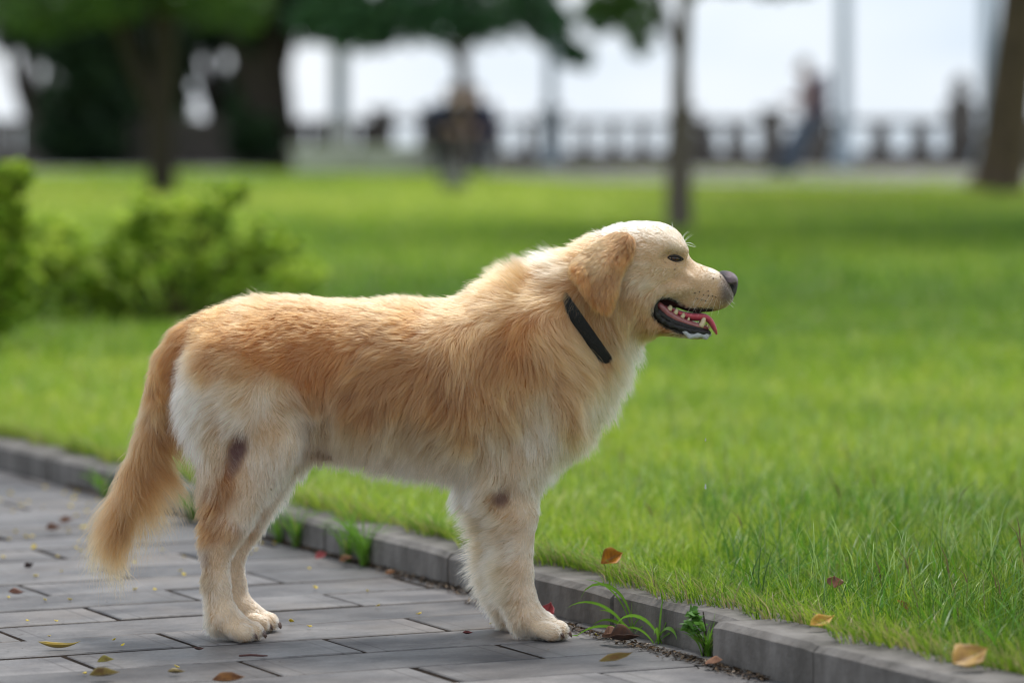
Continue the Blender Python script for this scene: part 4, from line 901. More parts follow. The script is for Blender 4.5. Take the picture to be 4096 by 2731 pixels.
# collar
def collar():
    e1, e2, ring = CE1, CE2, RING
    V, F = [], []; n = len(ring); prof = [(-.0095, 0), (-.0105, .0015), (-.0095, .003), (.0095, .003), (.0105, .0015), (.0095, 0)]
    for i, a in enumerate(np.linspace(0, 2 * math.pi, n, endpoint=False)):
        d = math.cos(a) * e1 + math.sin(a) * e2
        for w, h in prof: V.append(COLC + d * (ring[i] + h) + COLA * w)
    for i in range(n):
        for k in range(6): F.append((i * 6 + k, i * 6 + (k + 1) % 6, ((i + 1) % n) * 6 + (k + 1) % 6, ((i + 1) % n) * 6 + k))
    mb = MB(); mb.add(V, F); mb.build('collar', mat('collar_webbing', (.018, .016, .016), .75, .3, bump=(600, .8), noise=(400, (.03, .028, .026))), DOG)
collar()
# claws
M_claw = mat('claw', (.14, .085, .065), .35, .5)
for X1, Y in TOES:
    for oy, ox in [(-.024, -.006), (-.0085, .006), (.0085, .006), (.024, -.006)]:
        mb = MB(); b = np.array([X1 + .018 + ox, Y + oy, .013]); mb.tube([b - (.003, 0, 0), b + (.006, 0, .0015), b + (.0115, 0, -.0025), b + (.0145, 0, -.008)], [.004, .0038, .0028, .0008], 8); mb.build('claw', M_claw, DOG)
# ------------------------------------------------------------------ trees, shrubs
def leaf_cloud(name, centers, n, size, cols, parent, seed, flat=.5, shell=.35, material=None):
    """centers: (point, radii) clumps; pointed leaves scattered through each clump's volume"""
    r = np.random.default_rng(seed); vol = np.array([np.prod(np.asarray(c[1]) ** .42) for c in centers]); vol /= vol.sum()
    w = r.choice(len(centers), n, p=vol); C = np.array([c[0] for c in centers])[w]; Rr_ = np.array([c[1] for c in centers])[w]
    d = r.normal(0, 1, (n, 3)); d /= np.linalg.norm(d, axis=1)[:, None]; rad = r.uniform(0, 1, n) ** shell
    P = C + d * Rr_ * rad[:, None]
    # twig clusters: gather the leaves round twig ends so that gaps open between them
    m = max(6, n // 14); ci = r.choice(n, m, replace=False); kd = kdtree.KDTree(m)
    for j, p in enumerate(P[ci]): kd.insert(p, j)
    kd.balance(); g = ci[np.array([kd.find(p)[1] for p in P])]; P = P[g] + (P - P[g]) * r.uniform(.35, .8, (n, 1))
    a = r.normal(0, 1, (n, 3)); a[:, 2] *= flat; a /= np.linalg.norm(a, axis=1)[:, None]
    b = np.cross(a, r.normal(0, 1, (n, 3)) * [.5, .5, 1] + [0, 0, .6]); b /= np.linalg.norm(b, axis=1)[:, None] + 1e-9; up = np.cross(a, b)
    s = size * r.uniform(.6, 1.3, n)[:, None]; wd = s * .27
    V = np.stack([P - a * s * .5, P - a * s * .05 + b * wd + up * s * .06, P + a * s * .5 - up * s * .05, P - a * s * .05 - b * wd + up * s * .06], 1)
    k = (np.arange(n) * 4)[:, None]; t = np.concatenate([k + np.array([[0, 1, 2]]), k + np.array([[0, 2, 3]])])
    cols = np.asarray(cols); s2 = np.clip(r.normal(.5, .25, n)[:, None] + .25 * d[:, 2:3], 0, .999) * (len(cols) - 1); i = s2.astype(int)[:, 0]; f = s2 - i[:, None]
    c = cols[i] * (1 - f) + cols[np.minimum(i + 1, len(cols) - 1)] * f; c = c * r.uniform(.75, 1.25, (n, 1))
    return mesh_np(name, V.reshape(-1, 3), [t], material or M_leaf, parent, smooth=False, cols=np.repeat(c, 4, 0))
def limb(mb, pts, r0, r1, n=10, jit=0.0):
    pts = np.array(pts, float); f = np.linspace(0, len(pts) - 1, max(10, 5 * len(pts))); pp = np.stack([np.interp(f, np.arange(len(pts)), pts[:, k]) for k in range(3)], 1)
    for _ in range(3): pp[1:-1] = (pp[:-2] + 2 * pp[1:-1] + pp[2:]) / 4
    pp[1:-1] += np.random.default_rng(len(pts)).normal(0, 1, (len(pp) - 2, 3)) * jit
    rr = np.interp(f, [0, len(pts) - 1], [r0, r1]); rr[0] *= 1.3; rr[1] *= 1.1; mb.tube(pp, rr, n)
GDARK = [(.015, .035, .018), (.03, .065, .028), (.06, .11, .04)]; GMID = [(.05, .11, .035), (.10, .20, .05), (.20, .33, .07)]; GTEAL = [(.04, .11, .06), (.08, .19, .09), (.16, .32, .12)]
def tree(label, base, limbs, crowns, nleaf, size, cols, material=None, seed=1, group=None):
    """limbs: (points, r0, r1) in world; crowns: (px, py, D, rx m, ry m, rz m)"""
    t = empty('tree', tuple(base), label, 'tree', group); mb = MB()
    for pts, r0, r1 in limbs: limb(mb, pts, r0, r1)
    mb.build('trunk', material or M_bark, t)
    cc_ = [(vp(px, py, D - CD), (rx, ry, rz)) for px, py, D, rx, ry, rz in crowns]
    leaf_cloud('crown', cc_, nleaf, size, cols, t, seed)
    return t
def V_(D, *p): return [vp(x, y, D - CD) for x, y in p]
b = dp(653, 41.2, .05)
tree('dark forked tree rising behind the leafy shrubs', b, [([b] + V_(41.2, (645, 640), (640, 480), (660, 260), (650, 0), (665, -400)), .15, .12), (V_(41.2, (640, 490), (540, 260), (450, 0), (380, -350)), .09, .06)],
     [(150, -60, 41, .9, .9, .55), (420, -20, 41, .5, .8, .4), (330, -330, 41, 1.6, 1.4, .7), (800, -40, 41, .55, .8, .42), (960, 20, 42, .38, .6, .35), (900, -330, 41, 1.4, 1.4, .7), (560, -160, 41, .6, .6, .5), (180, 90, 41, .3, .4, .22)], 8000, .13, GMID, seed=11)
b = dp(1085, 61, .05)
tree('thick dark old trunk standing left of the pale stone bench', b, [([b] + V_(61, (1090, 560), (1075, 350), (1060, 100), (1070, -300)), .42, .3), (V_(61, (1080, 420), (1150, 180), (1220, -100)), .16, .1), (V_(61, (1075, 500), (960, 250), (900, -60)), .2, .14)],
     [(1020, 60, 61, .55, .8, .7), (1150, -150, 61, 1.4, 1.4, .9), (960, 540, 60, .28, .5, .5), (1060, 560, 60, .3, .4, .4), (1330, 60, 61, .7, .8, .5), (700, -150, 62, 1.6, 1.5, 1.0)], 9000, .2, GDARK, seed=12)
for k_, (px, D, cr, lab) in enumerate([(120, 66, [(60, 60, .8, .7), (200, 90, .8, .8), (150, -250, 2, 1)], 'dark low-branched tree at the far left edge of the lawn'), (330, 62, [(290, 420, .62, .75), (420, 360, .5, 1.0), (240, 560, .5, .4), (380, 580, .6, .4), (330, 150, .8, .8)], 'dense dark evergreen tree with foliage down to the lawn'), (540, 64, [(520, 330, .5, .8), (560, 520, .6, .7), (470, 560, .5, .5), (690, 560, .55, .5), (560, 130, .9, .8)], 'dark bushy tree directly behind the forked tree'), (860, 66, [(860, 590, .6, .35), (960, 420, .35, .9), (740, 590, .4, .4), (840, 90, .9, .7), (720, 330, .22, .9)], 'dark spreading tree between the forked tree and the thick old trunk')]):
    b = dp(px, D, .05); tree(lab, b, [([b] + V_(D, (px + 10, 520), (px - 8, 300), (px + 15, 60), (px, -200)), .2, .12), (V_(D, (px + 10, 480), (px + 90, 250), (px + 140, 40)), .1, .06), (V_(D, (px, 500), (px - 80, 260), (px - 110, 20)), .1, .06)], [(x, y, D, rx, .9, rz) for x, y, rx, rz in cr], 6000, .22, GDARK, seed=20 + k_)
b = dp(1868, 60, .05)
tree('slender pale-stemmed tree with a broad low crown behind the seated group', b, [([b] + V_(60, (1860, 480), (1850, 300), (1845, 100), (1850, -300)), .13, .1), (V_(60, (1848, 260), (1700, 60), (1500, -100)), .06, .03), (V_(60, (1848, 200), (2050, 60), (2250, -60)), .06, .03)],
     [(1380, 60, 60, .75, 1, .5), (1600, 90, 60, .7, 1, .42), (1800, 70, 60, .7, 1, .5), (1980, 60, 60, .6, 1, .5), (2200, 100, 60, .45, .8, .4), (2330, 230, 60, .16, .3, .22), (2270, 220, 60, .2, .3, .2), (2400, 60, 60, .35, .6, .35), (1450, 130, 60, .6, .8, .36), (1240, 90, 60, .4, .7, .4), (2130, 20, 60, .4, .6, .4), (1680, 20, 60, .7, .8, .4), (1500, -250, 60, 1.8, 1.5, .9), (2050, -250, 60, 1.8, 1.5, .9)], 15000, .18, GTEAL, M_bark_pale, seed=31)
b = dp(2560, 52, .05)
tree('bright green crown hanging beside the slim foreground tree', dp(2980, 58, .05), [([dp(2730, 56, .05)] + V_(56, (2735, 500), (2730, 250), (2650, 60), (2600, -200)), .1, .08)],
     [(2540, 60, 56, .4, .8, .42), (2470, 10, 56, .4, .7, .4), (2560, 160, 56, .2, .4, .25), (2450, -200, 56, 1.2, 1.2, .7), (2400, 40, 56, .35, .5, .2)], 3600, .17, GMID, seed=33)
b = dp(2717, 27.2, .05)
tree('slim young tree with a grey trunk standing alone on the lawn', b, [([b] + V_(27.2, (2716, 780), (2718, 600), (2724, 470)), .098, .084), (V_(27.2, (2724, 480), (2720, 300), (2736, 120), (2742, -60), (2735, -400)), .07, .036), (V_(27.2, (2738, -150), (2900, -260), (3050, -300)), .02, .012)],
     [(2900, -60, 27.2, .25, .3, .07), (3080, -30, 27.2, .12, .2, .06), (2770, -10, 27.2, .05, .1, .05), (3170, -40, 27.2, .15, .2, .06), (2700, -500, 27.2, .9, .9, .5)], 1900, .07, GMID, M_bark_pale, seed=34)
b = dp(3985, 42.5, .05)
tree('big leaning tree trunk at the right edge of the lawn', b, [([b] + V_(42.5, (4018, 600), (4042, 380), (4076, 120), (4096, -150), (4080, -900)), .30, .2), (V_(42.5, (4090, -150), (4300, -700), (4500, -1100)), .1, .06), (V_(42.5, (4090, -250), (3700, -800), (3500, -1200)), .1, .06)],
     [(3700, -1500, 41, 2.6, 3.2, 1.2), (4300, -1600, 41, 2.8, 3, 1.3), (3950, -1250, 38, 2.2, 2.6, 1.0), (4000, -1900, 42, 2.5, 3, 1.2), (3400, -1350, 36, 1.6, 2.2, .8), (3500, -2300, 30, 2.2, 2.4, .9), (4200, -2300, 31, 2.4, 2.4, .9), (3000, -2500, 28, 1.6, 2, .8), (4600, -2600, 27, 2, 2, .8), (3800, -2800, 26, 1.8, 2, .8)], 24000, .27, GMID, M_bark_brown, seed=35)  # the nearer clumps are unseen, added towards the camera to shade the lawn
# shrubs at the left, on the lawn
SHR = [(.09, .14, .02), (.20, .34, .035), (.42, .57, .06), (.60, .70, .11)]
def shrub(label, base, clumps, n, size, seed, stems):
    s = empty('shrub', tuple(base), label, 'shrub', 'leafy shrubs on the lawn'); mb = MB()
    for p in stems: limb(mb, [base + np.array([(p[0] - base[0]) * .15, (p[1] - base[1]) * .15, 0]), (base + p) / 2 + np.array([0, 0, .05]), p], .008, .004, 6)
    mb.build('stems', mat('shrub_stem', (.1, .06, .03), .8), s); leaf_cloud('foliage', clumps, n, size, SHR, s, seed, shell=.55, flat=.35, material=M_shrub)
rs = np.random.default_rng(5)
D = 14.6; b = dp(690, D, .05)
cl = [(vp(x, y, D - CD + rs.uniform(-.2, .25)), (r * .00118, r * .00118, r * .0012)) for x, y, r in [(230, 930, 110), (200, 1040, 130), (300, 1010, 120), (330, 1130, 150), (450, 1040, 130), (470, 1170, 150), (520, 930, 100), (600, 1000, 140), (640, 880, 95), (660, 1140, 160), (740, 960, 130), (800, 1070, 150), (850, 840, 85), (880, 930, 130), (950, 1030, 140), (920, 1160, 150), (1040, 960, 100), (1080, 1090, 130), (1160, 1040, 90), (1180, 1140, 100), (970, 750, 35), (400, 1220, 120), (760, 1210, 130), (130, 1120, 110), (1250, 1120, 70), (150, 980, 110), (120, 1060, 120), (190, 1190, 130), (40, 1180, 130), (560, 870, 90), (720, 860, 90), (900, 800, 60)]]
shrub('broad yellow-green leafy shrub behind the tail of the dog', b, cl, 4700, .06, 41, [c[0] for c in cl[::2]])
D = 12.6; b = dp(-60, D, .05)
cl = [(vp(x, y, D - CD + rs.uniform(-.15, .15)), (r * .001, r * .001, r * .0012)) for x, y, r in [(-60, 760, 100), (40, 720, 65), (90, 690, 40), (20, 830, 100), (-100, 900, 140), (60, 930, 75), (10, 1030, 110), (-80, 1120, 140), (60, 1130, 90), (-150, 760, 120), (20, 1230, 90)]]
shrub('taller narrow leafy shrub at the left edge of the photo', b, cl, 2600, .056, 42, [c[0] for c in cl[::2]])

# ------------------------------------------------------------------ balustrade, lamp posts, bench, block
def balustrade():
    D = 63; Y = D - CD; t = empty('balustrade', (dp(2000, D)[0], Y, .07), 'long grey stone balustrade along the far edge of the promenade', 'balustrade')
    X = lambda px: dp(px, D)[0]; zt = .87; zg = .34
    mb = MB(); mb.box(((X(-700) + X(4900)) / 2, Y, (zg + .07) / 2), ((X(4900) - X(-700)) / 2, .16, (zg - .07) / 2), bev=.02); mb.build('plinth', M_stone, t)
    mb = MB(); mb.box(((X(-700) + X(1535)) / 2, Y, zt - .05), ((X(1535) - X(-700)) / 2, .13, .045), bev=.02); mb.box(((X(1535) + X(4900)) / 2, Y, zt - .05), ((X(4900) - X(1535)) / 2, .10, .05), bev=.012); mb.build('rail', M_stone, t)
    def bal(px, w, square=False):
        mb = MB(); h = zt - .095 - zg; z0 = zg
        if square: mb.box((X(px), Y, z0 + h / 2), (w / 2, .09, h / 2), bev=.012)
        else:
            a = w / 2; mb.lathe((X(px), Y, z0), [(a * 1.05, 0), (a * 1.05, h * .08), (a * .75, h * .12), (a * .95, h * .28), (a, h * .4), (a * .8, h * .6), (a * .6, h * .78), (a * .72, h * .88), (a * 1.05, h * .92), (a * 1.05, h)], 10)
        mb.build('baluster', M_stone, t)
    for px in np.arange(-560, 1520, 97): bal(px, .34, True)
    for px in np.arange(1990, 2700, 116): bal(px, .23)
    for px in (2825, 2945, 3360, 3520, 3680, 4120, 4260, 4400): bal(px, .38)
    for px in (1530, 1720, 2205, 2740, 3085, 3268, 3840): 
        mb = MB(); h = .9 if px != 3840 else 1.0; mb.box((X(px), Y - .02, .07 + h / 2), (.19 if px != 3840 else .24, .2, h / 2), bev=.02); mb.box((X(px), Y - .02, .07 + h + .03), (.23 if px != 3840 else .27, .24, .04), bev=.015)
        if px == 3840: mb.lathe((X(px), Y - .02, 1.14), [(.16, 0), (.2, .05), (.12, .1), (.15, .2), (.17, .3), (.1, .4), (.03, .46)], 12)
        mb.build('post', M_stone, t)
    mb = MB(); mb.box((X(4010), Y - .35, .36), (.55, .12, .29), bev=.02); o = mb.build('low_wall', M_stone, None); tag(o, 'low stone wall beside the big leaning tree trunk', 'wall')
balustrade()
def lamp_post(label, px, D, r, pale=None, h=6.5):
    b = dp(px, D, .07); t = empty('lamp_post', tuple(b), label, 'lamp post', 'lamp posts on the promenade'); mb = MB()
    mb.lathe(b, [(r * 1.9, 0), (r * 1.9, .25), (r * 1.3, .32), (r * 1.1, .5), (r, 1.2), (r * .75, h)], 14); mb.build('pole', M_lamp, t)
    mb = MB(); mb.tube([b + (0, 0, h - .1), b + (0, -.3, h + .15), b + (0, -.9, h + .25)], [r * .6, r * .5, r * .4], 8); mb.build('arm', M_lamp, t)
    mb = MB(); mb.box(b + np.array([0, -1.1, h + .22]), (.12, .35, .06), bev=.03); mb.build('lamp_head', M_lamp, t)
    if pale: mb = MB(); mb.box(b + np.array([0, -.3, .42]), (.17, .14, .42), bev=.02); mb.build('base_box', M_stone_pale, t)
lamp_post('blue-grey lamp post right of the person with the navy backpack', 3372, 60.5, .105)
lamp_post('pale lamp post partly hidden by the leaning tree trunk', 3945, 61, .12)
lamp_post('lamp post with a pale square box at its foot, above the stone bench', 1360, 61, .13, True)
lamp_post('thin lamp post between the seated group and the slim tree', 2203, 62.2, .085)
def bench():
    D = 57.5; t = empty('stone_bench', tuple(dp(1500, D, .07)), 'long pale stone bench at the far edge of the lawn', 'bench'); X = lambda px: dp(px, D)[0]; Y = D - CD
    mb = MB(); mb.box(((X(1160) + X(2010)) / 2, Y, .43), ((X(2010) - X(1160)) / 2, .24, .04), bev=.015); mb.build('seat', M_stone_pale, t)
    for a, b_ in ((1175, 1430), (1440, 1700), (1710, 1995)):
        mb = MB(); mb.box(((X(a) + X(b_)) / 2, Y + .02, .23), ((X(b_) - X(a)) / 2, .18, .158), bev=.01); mb.build('support', M_stone_pale, t)
bench()
def stump():
    b = dp(1812, 43.6, .05); r = np.random.default_rng(3); bm = bmesh.new(); bmesh.ops.create_icosphere(bm, subdivisions=4, radius=1)
    for v in bm.verts:
        n = .1 * math.sin(4 * v.co.x + 2) * math.cos(3 * v.co.y) + .07 * math.sin(7 * v.co.z + 3 * v.co.x); v.co = v.co * (1 + n); v.co = Vector((v.co.x * .19, v.co.y * .17, max(-.02, (v.co.z + .45) * .17)))
    me = bpy.data.meshes.new('boulder'); bm.to_mesh(me); bm.free(); me.polygons.foreach_set('use_smooth', [True] * len(me.polygons)); me.materials.append(mat('boulder_rock', (.17, .17, .15), .9, noise=(9, (.1, .115, .085)), bump=(20, .6)))
    o = bpy.data.objects.new('boulder', me); S.collection.objects.link(o); o.location = b; tag(o, 'grey boulder on the lawn in front of the seated group', 'boulder')
stump()

# ------------------------------------------------------------------ people far behind
def person(label, org, face, J, top, bottom, hair, skin=(.5, .32, .24), group=None, pack=None):
    """J: joint positions in the person's own frame (x right, y forward, z up); face: heading in radians"""
    t = empty('person', tuple(org), label, 'person', group); c, s = math.cos(face), math.sin(face)
    Wd = lambda p: np.array([p[0] * c - p[1] * s, p[0] * s + p[1] * c, p[2]]) + np.asarray(org)
    allp = np.array([Wd(p) for p in J.values()]); lo, hi = allp.min(0) - .2, allp.max(0) + .25
    def part(name, segs, ells, colr, rough=.8):
        f = Field(*[np.arange(l, h, .016) for l, h in zip(lo, hi)], far=.3)
        for a, ra, b, rb in segs: f.cone(Wd(J[a] if isinstance(a, str) else a), ra, Wd(J[b] if isinstance(b, str) else b), rb, .03)
        for p, r in ells: f.ell(Wd(p), r, .02)
        v, q = f.mesh(); return mesh_np(name, v, [q], mat(name + '_cloth', colr, rough, .3), t)
    h = np.array(J['head']); fw = np.array([0, 1, 0])
    limbs_ = [('neck', .055, 'head', .06), ('chest', .12, 'neck', .06), ('hip', .13, 'chest', .13)]
    for q in 'lr': limbs_ += [(q + 'sh', .052, q + 'el', .042), (q + 'el', .042, q + 'wr', .03), (q + 'wr', .03, q + 'ha', .035), (q + 'hp', .085, q + 'kn', .06), (q + 'kn', .06, q + 'an', .042), (q + 'an', .042, q + 'to', .035), ('chest', .09, q + 'sh', .055)]
    part('body', limbs_, [(h, (.076, .092, .112)), (h + fw * .092 + (0, 0, -.01), (.014, .02, .02)), (h + fw * .07 + (0, 0, -.06), (.045, .03, .035))], skin)
    tp = [('hip', .145, 'chest', .15), ('chest', .14, 'neck', .075)]
    for q in 'lr': tp += [('chest', .11, q + 'sh', .072), (q + 'sh', .07, q + 'el', .056), (q + 'el', .056, q + 'wr', .043)]
    part('jacket', tp, [], top)
    bt = []
    for q in 'lr': bt += [('hip', .12, q + 'hp', .11), (q + 'hp', .105, q + 'kn', .075), (q + 'kn', .075, q + 'an', .06)]
    part('trousers', bt, [], bottom)
    part('shoes', [(q + 'an', .05, q + 'to', .045) for q in 'lr'], [], (.03, .03, .035))
    part('hair', [], [(h + np.array([0, -.018, .03]), (.088, .098, .105))], hair)
    if pack: part('backpack', [(pack[1], .19, pack[2], .18)], [], pack[0])
def sit(lean=0.0, tilt=0.0, reach=.25):
    J = dict(hip=(0, 0, .14), chest=(tilt, .10 + lean, .46), neck=(tilt * 1.4, .13 + lean * 1.5, .63), head=(tilt * 1.6, .17 + lean * 1.8, .76))
    for q, s in (('l', -1), ('r', 1)): J.update({q + 'sh': (s * .18 + tilt, .10 + lean, .56), q + 'el': (s * .23, .16 + lean, .3), q + 'wr': (s * .12, reach + .1, .22), q + 'ha': (s * .08, reach + .16, .2), q + 'hp': (s * .09, 0, .09), q + 'kn': (s * .11, .42, .1), q + 'an': (s * .1, .4, -.32), q + 'to': (s * .11, .55, -.37)})
    return J
seat = lambda px: dp(px, 57.45, .475)
G_ = 'people sitting on the long stone bench'
person('person in a tan coat sitting in the middle of the bench', seat(1840), math.pi * 1.05, sit(.05), (.33, .22, .12), (.12, .1, .09), (.09, .06, .035), group=G_)
person('person in a navy jacket bent forward at the left of the seated group', seat(1742), math.pi * 1.1, sit(.2, -.05), (.018, .025, .055), (.02, .02, .022), (.02, .016, .013), group=G_)
person('person in a dark blue jacket sitting at the right of the seated group', seat(1942), math.pi * .92, sit(.12, .03), (.03, .032, .07), (.03, .034, .06), (.025, .02, .018), group=G_)
J = dict(hip=(0, 0, .83), chest=(0, .02, 1.18), neck=(0, .06, 1.38), head=(0, .11, 1.51))
for q, s in (('l', -1), ('r', 1)): J.update({q + 'sh': (s * .18, .02, 1.3), q + 'el': (s * .22, .05, 1.05), q + 'wr': (s * .16, .28, 1.06), q + 'ha': (s * .12, .35, 1.08), q + 'hp': (s * .09, 0, .8), q + 'kn': (s * .09, .22 + s * .05, .46), q + 'an': (s * .09, .33 + s * .08, .09), q + 'to': (s * .1, .48 + s * .08, .045)})
person('person in a pale pink shirt and blue jeans with a navy backpack', dp(3240, 53.5, .07), math.pi * .55, J, (.27, .19, .19), (.075, .10, .14), (.06, .05, .045), pack=((.008, .016, .065), (0, -.25, 1.0), (0, -.23, 1.27)))

# ------------------------------------------------------------------ fallen leaves, petals, weeds
def leaf_mesh(name, L, w, curl, fold, c1, c2, seed, shape=1.0, wav=.1):
    r = np.random.default_rng(seed); nu, nv = 17, 9; V, C = [], []
    ph = r.uniform(0, 6.28, 4)
    for i in range(nu):
        t = i / (nu - 1); wid = w * (math.sin(math.pi * t ** (.8 * shape)) ** 1.25 + .02); bx = L * (t - .5)
        for j in range(nv):
            s = (j / (nv - 1) - .5) * 2
            ed = 1 + .06 * math.sin(17 * t + ph[0] + (s > 0) * 2)
            z = curl * L * (2 * t - 1) ** 2 * .5 + fold * abs(s) * wid + wav * wid * math.sin(5 * t + ph[1] + 2 * s) * abs(s)
            V.append((bx, s * wid * .5 * ed, z)); m = .5 + .5 * math.sin(9 * t + ph[2]) * math.sin(4 * s + ph[3]) + r.normal(0, .2)
            vein = .65 if j == nv // 2 else 1.0
            C.append([(a * (1 - np.clip(m, 0, 1)) + b_ * np.clip(m, 0, 1)) * vein for a, b_ in zip(c1, c2)])
    F = [(i * nv + j, i * nv + j + 1, (i + 1) * nv + j + 1, (i + 1) * nv + j) for i in range(nu - 1) for j in range(nv - 1)]
    o = mesh_np(name, np.array(V), [np.array(F)], M_fallen, cols=np.array(C))
    sm = o.modifiers.new('thickness', 'SOLIDIFY'); sm.thickness = .0006
    return o
OR, BR, TN, YL, RD, DK = (.52, .22, .02), (.14, .06, .03), (.36, .19, .11), (.52, .36, .06), (.30, .04, .045), (.05, .03, .025)
def fallen(label, px, py, L, w, az, tilt, roll, curl, fold, c1, c2, z=.004, name='fallen_leaf', cat='leaf', seed=None, shape=1.0):
    o = leaf_mesh(name, L, w, curl, fold, c1, c2, seed or int(px), shape); p = gp(px, py, z); o.location = (p[0], p[1], z)
    o.rotation_euler = (math.radians(roll), math.radians(-tilt), math.radians(az)); return tag(o, label, cat, 'fallen leaves')
for a in [
 ('orange and brown folded leaf standing in the grass behind the kerb', 2446, 2235, .044, .03, 25, 22, 55, .15, .55, OR, (.3, .12, .02), .1),
 ('dark brown and olive leaf with a raised tip on the paving, near the kerb', 2462, 2638, .056, .016, 18, 12, 40, .28, .5, (.2, .1, .03), (.22, .17, .04), .008),
 ('dark curled brown leaf at the foot of the kerb, below the long grass blades', 2496, 2560, .05, .026, 15, 0, 25, .3, .8, BR, DK, .008),
 ('pinkish tan crumpled leaf just behind the dark curled one', 2452, 2546, .036, .022, -30, 20, 20, .3, .6, TN, BR, .012),
 ('small tan leaf tilted on the soil left of the nearest kerb stones', 2860, 2650, .034, .02, -40, 14, 35, .2, .3, TN, (.3, .14, .08), .01),
 ('yellow leaf lying on top of the kerb at the grass edge', 3285, 2490, .052, .022, 40, 12, 35, .2, .3, YL, OR, .078),
 ('reddish brown leaf standing upright among the grass blades', 3337, 2328, .022, .026, 80, 55, 15, .15, .3, (.25, .09, .04), BR, .1),
 ('small dark brown curled leaf sunk in the grass', 3620, 2432, .032, .014, -20, -25, 30, .5, .5, BR, OR, .066),
 ('large yellow and brown leaf at the bottom right edge of the grass', 3876, 2630, .066, .045, 35, 14, 38, .15, .25, (.45, .26, .05), (.3, .16, .04), .085),
 ('dark red leaf beside the front paw of the dog', 2191, 2452, .04, .03, 60, 50, 10, .2, .3, RD, (.2, .03, .04), .02),
 ('long thin yellow leaf curled like a boat at the left', 237, 2590, .066, .010, 6, 0, 20, .35, .8, YL, (.4, .3, .08), .003),
 ('small yellow-green leaf with a dark edge on the near paving', 423, 2645, .027, .012, 15, 8, 35, .2, .6, (.36, .32, .06), (.2, .14, .05), .006),
 ('curled olive and tan leaf with a dark brown tip', 418, 2702, .046, .016, 14, 4, 42, .25, .8, (.34, .27, .08), (.16, .09, .04), .007),
 ('small flat olive brown leaf near the bottom edge', 705, 2690, .026, .012, 5, 0, 20, .2, .5, (.26, .2, .06), (.17, .11, .05), .004),
 ('orange brown leaf cut by the bottom edge of the photo', 915, 2724, .048, .02, 8, 5, 40, .3, .6, (.33, .15, .04), BR, .008),
 ('tiny dark red leaf on the paving left of the front paws', 1870, 2534, .017, .008, 10, 0, 20, .4, .5, RD, DK, .004),
 ('pinkish red leaf at the foot of the kerb behind the dog', 1284, 2226, .024, .018, 20, 25, 40, .3, .4, (.45, .10, .10), (.34, .08, .08), .012),
 ('orange brown leaf under the weeds growing at the kerb', 1388, 2240, .028, .018, -10, 20, 30, .3, .4, (.34, .15, .05), BR, .01),
 ('small orange leaf in the gutter left of the front legs', 1563, 2292, .02, .012, 10, 15, 30, .3, .4, (.4, .17, .04), BR, .006),
 ('pinkish brown leaf at the left edge of the paving', 66, 2375, .028, .014, 5, 0, 25, .4, .5, (.3, .15, .11), BR, .006),
 ('brown crumpled leaf left of the tail tip', 216, 2119, .032, .02, 0, 10, 30, .5, .5, (.2, .11, .08), BR, .008),
 ('dark orange leaf on the paving beside the tail', 266, 2086, .028, .018, 10, 15, 30, .3, .4, (.24, .09, .03), BR, .008),
 ('small black shrivelled leaf left of the tail', 116, 2268, .02, .014, 30, 20, 40, .8, .6, DK, (.07, .05, .05), .008),
 ('small dark red curled leaf in front of the hind paw', 796, 2598, .017, .006, 4, 0, 20, .5, .6, (.12, .045, .035), DK, .004)]: fallen(*a)
def twig(label, px, py, L, az):
    p = gp(px, py, .004); d = np.array([math.cos(az), math.sin(az), 0]); mb = MB(); mb.tube([p - d * L / 2, p - d * L * .1 + (0, .0015, .001), p + d * L * .3, p + d * L / 2], [.0016, .002, .0017, .001], 6)
    mb.tube([p, p + d * L * .12 + np.array([0, .004, .002])], [.001, .0006], 5); o = mb.build('twig', mat('twig_bark', (.09, .035, .03), .8)); tag(o, label, 'twig')
twig('thin reddish brown twig lying on the paving below the hind paws', 1013, 2621, .044, .02)
def petals():
    r = np.random.default_rng(21); bm = bmesh.new(); P = []
    o0 = leaf_mesh('petal', .0095, .0088, .5, .3, (.75, .58, .03), (.68, .50, .05), 5)
    spots = [(36, 2158), (60, 2128), (104, 2150), (128, 2148), (136, 2185), (276, 2130), (327, 2112), (316, 2168), (304, 2192), (328, 2206), (137, 2193), (228, 2226), (246, 2286), (370, 2284), (143, 2307), (541, 2360), (33, 2390), (735, 2228), (649, 2202), (1003, 2217), (1024, 2200), (108, 2484), (198, 2546), (223, 2486), (457, 2560), (492, 2582), (341, 2695), (470, 2313), (1259, 2352), (1470, 2365), (1514, 2424), (1677, 2458), (1238, 2508), (1163, 2488), (1967, 2495), (2387, 2542), (706, 2670), (620, 2360), (178, 2400), (280, 2400), (357, 2155), (12, 2230), (540, 2250), (430, 2240)]
    for _ in range(46): spots.append((r.uniform(-80, 520), 1890 + abs(r.normal(0, 130))))
    for _ in range(12): spots.append((r.uniform(500, 1300), r.uniform(2090, 2330)))
    k = 0
    for x, y in spots:
        p = gp(x, y, .003); fx, fy = to_fr(p)
        if fx > KV - .015: continue
        o = o0 if k == 0 else o0.copy()
        if k: S.collection.objects.link(o)
        o.location = (p[0], p[1], .0035); sc = r.uniform(.6, 1.25); o.scale = (sc, sc, sc); o.rotation_euler = (r.uniform(-.5, .5), r.uniform(-.4, .4), r.uniform(0, 6.28)); k += 1
        tag(o, 'tiny yellow petal lying on the grey paving', 'petal', 'yellow petals strewn over the paving')
petals()
def foot_at(px):                                  # the foot of the kerb, straight below a pixel column
    k = (px - 2048) / FPX; D = (KV - .014) / (VV[0] * k + VV[1]); return np.array([k * D, D - CD, 0.0])
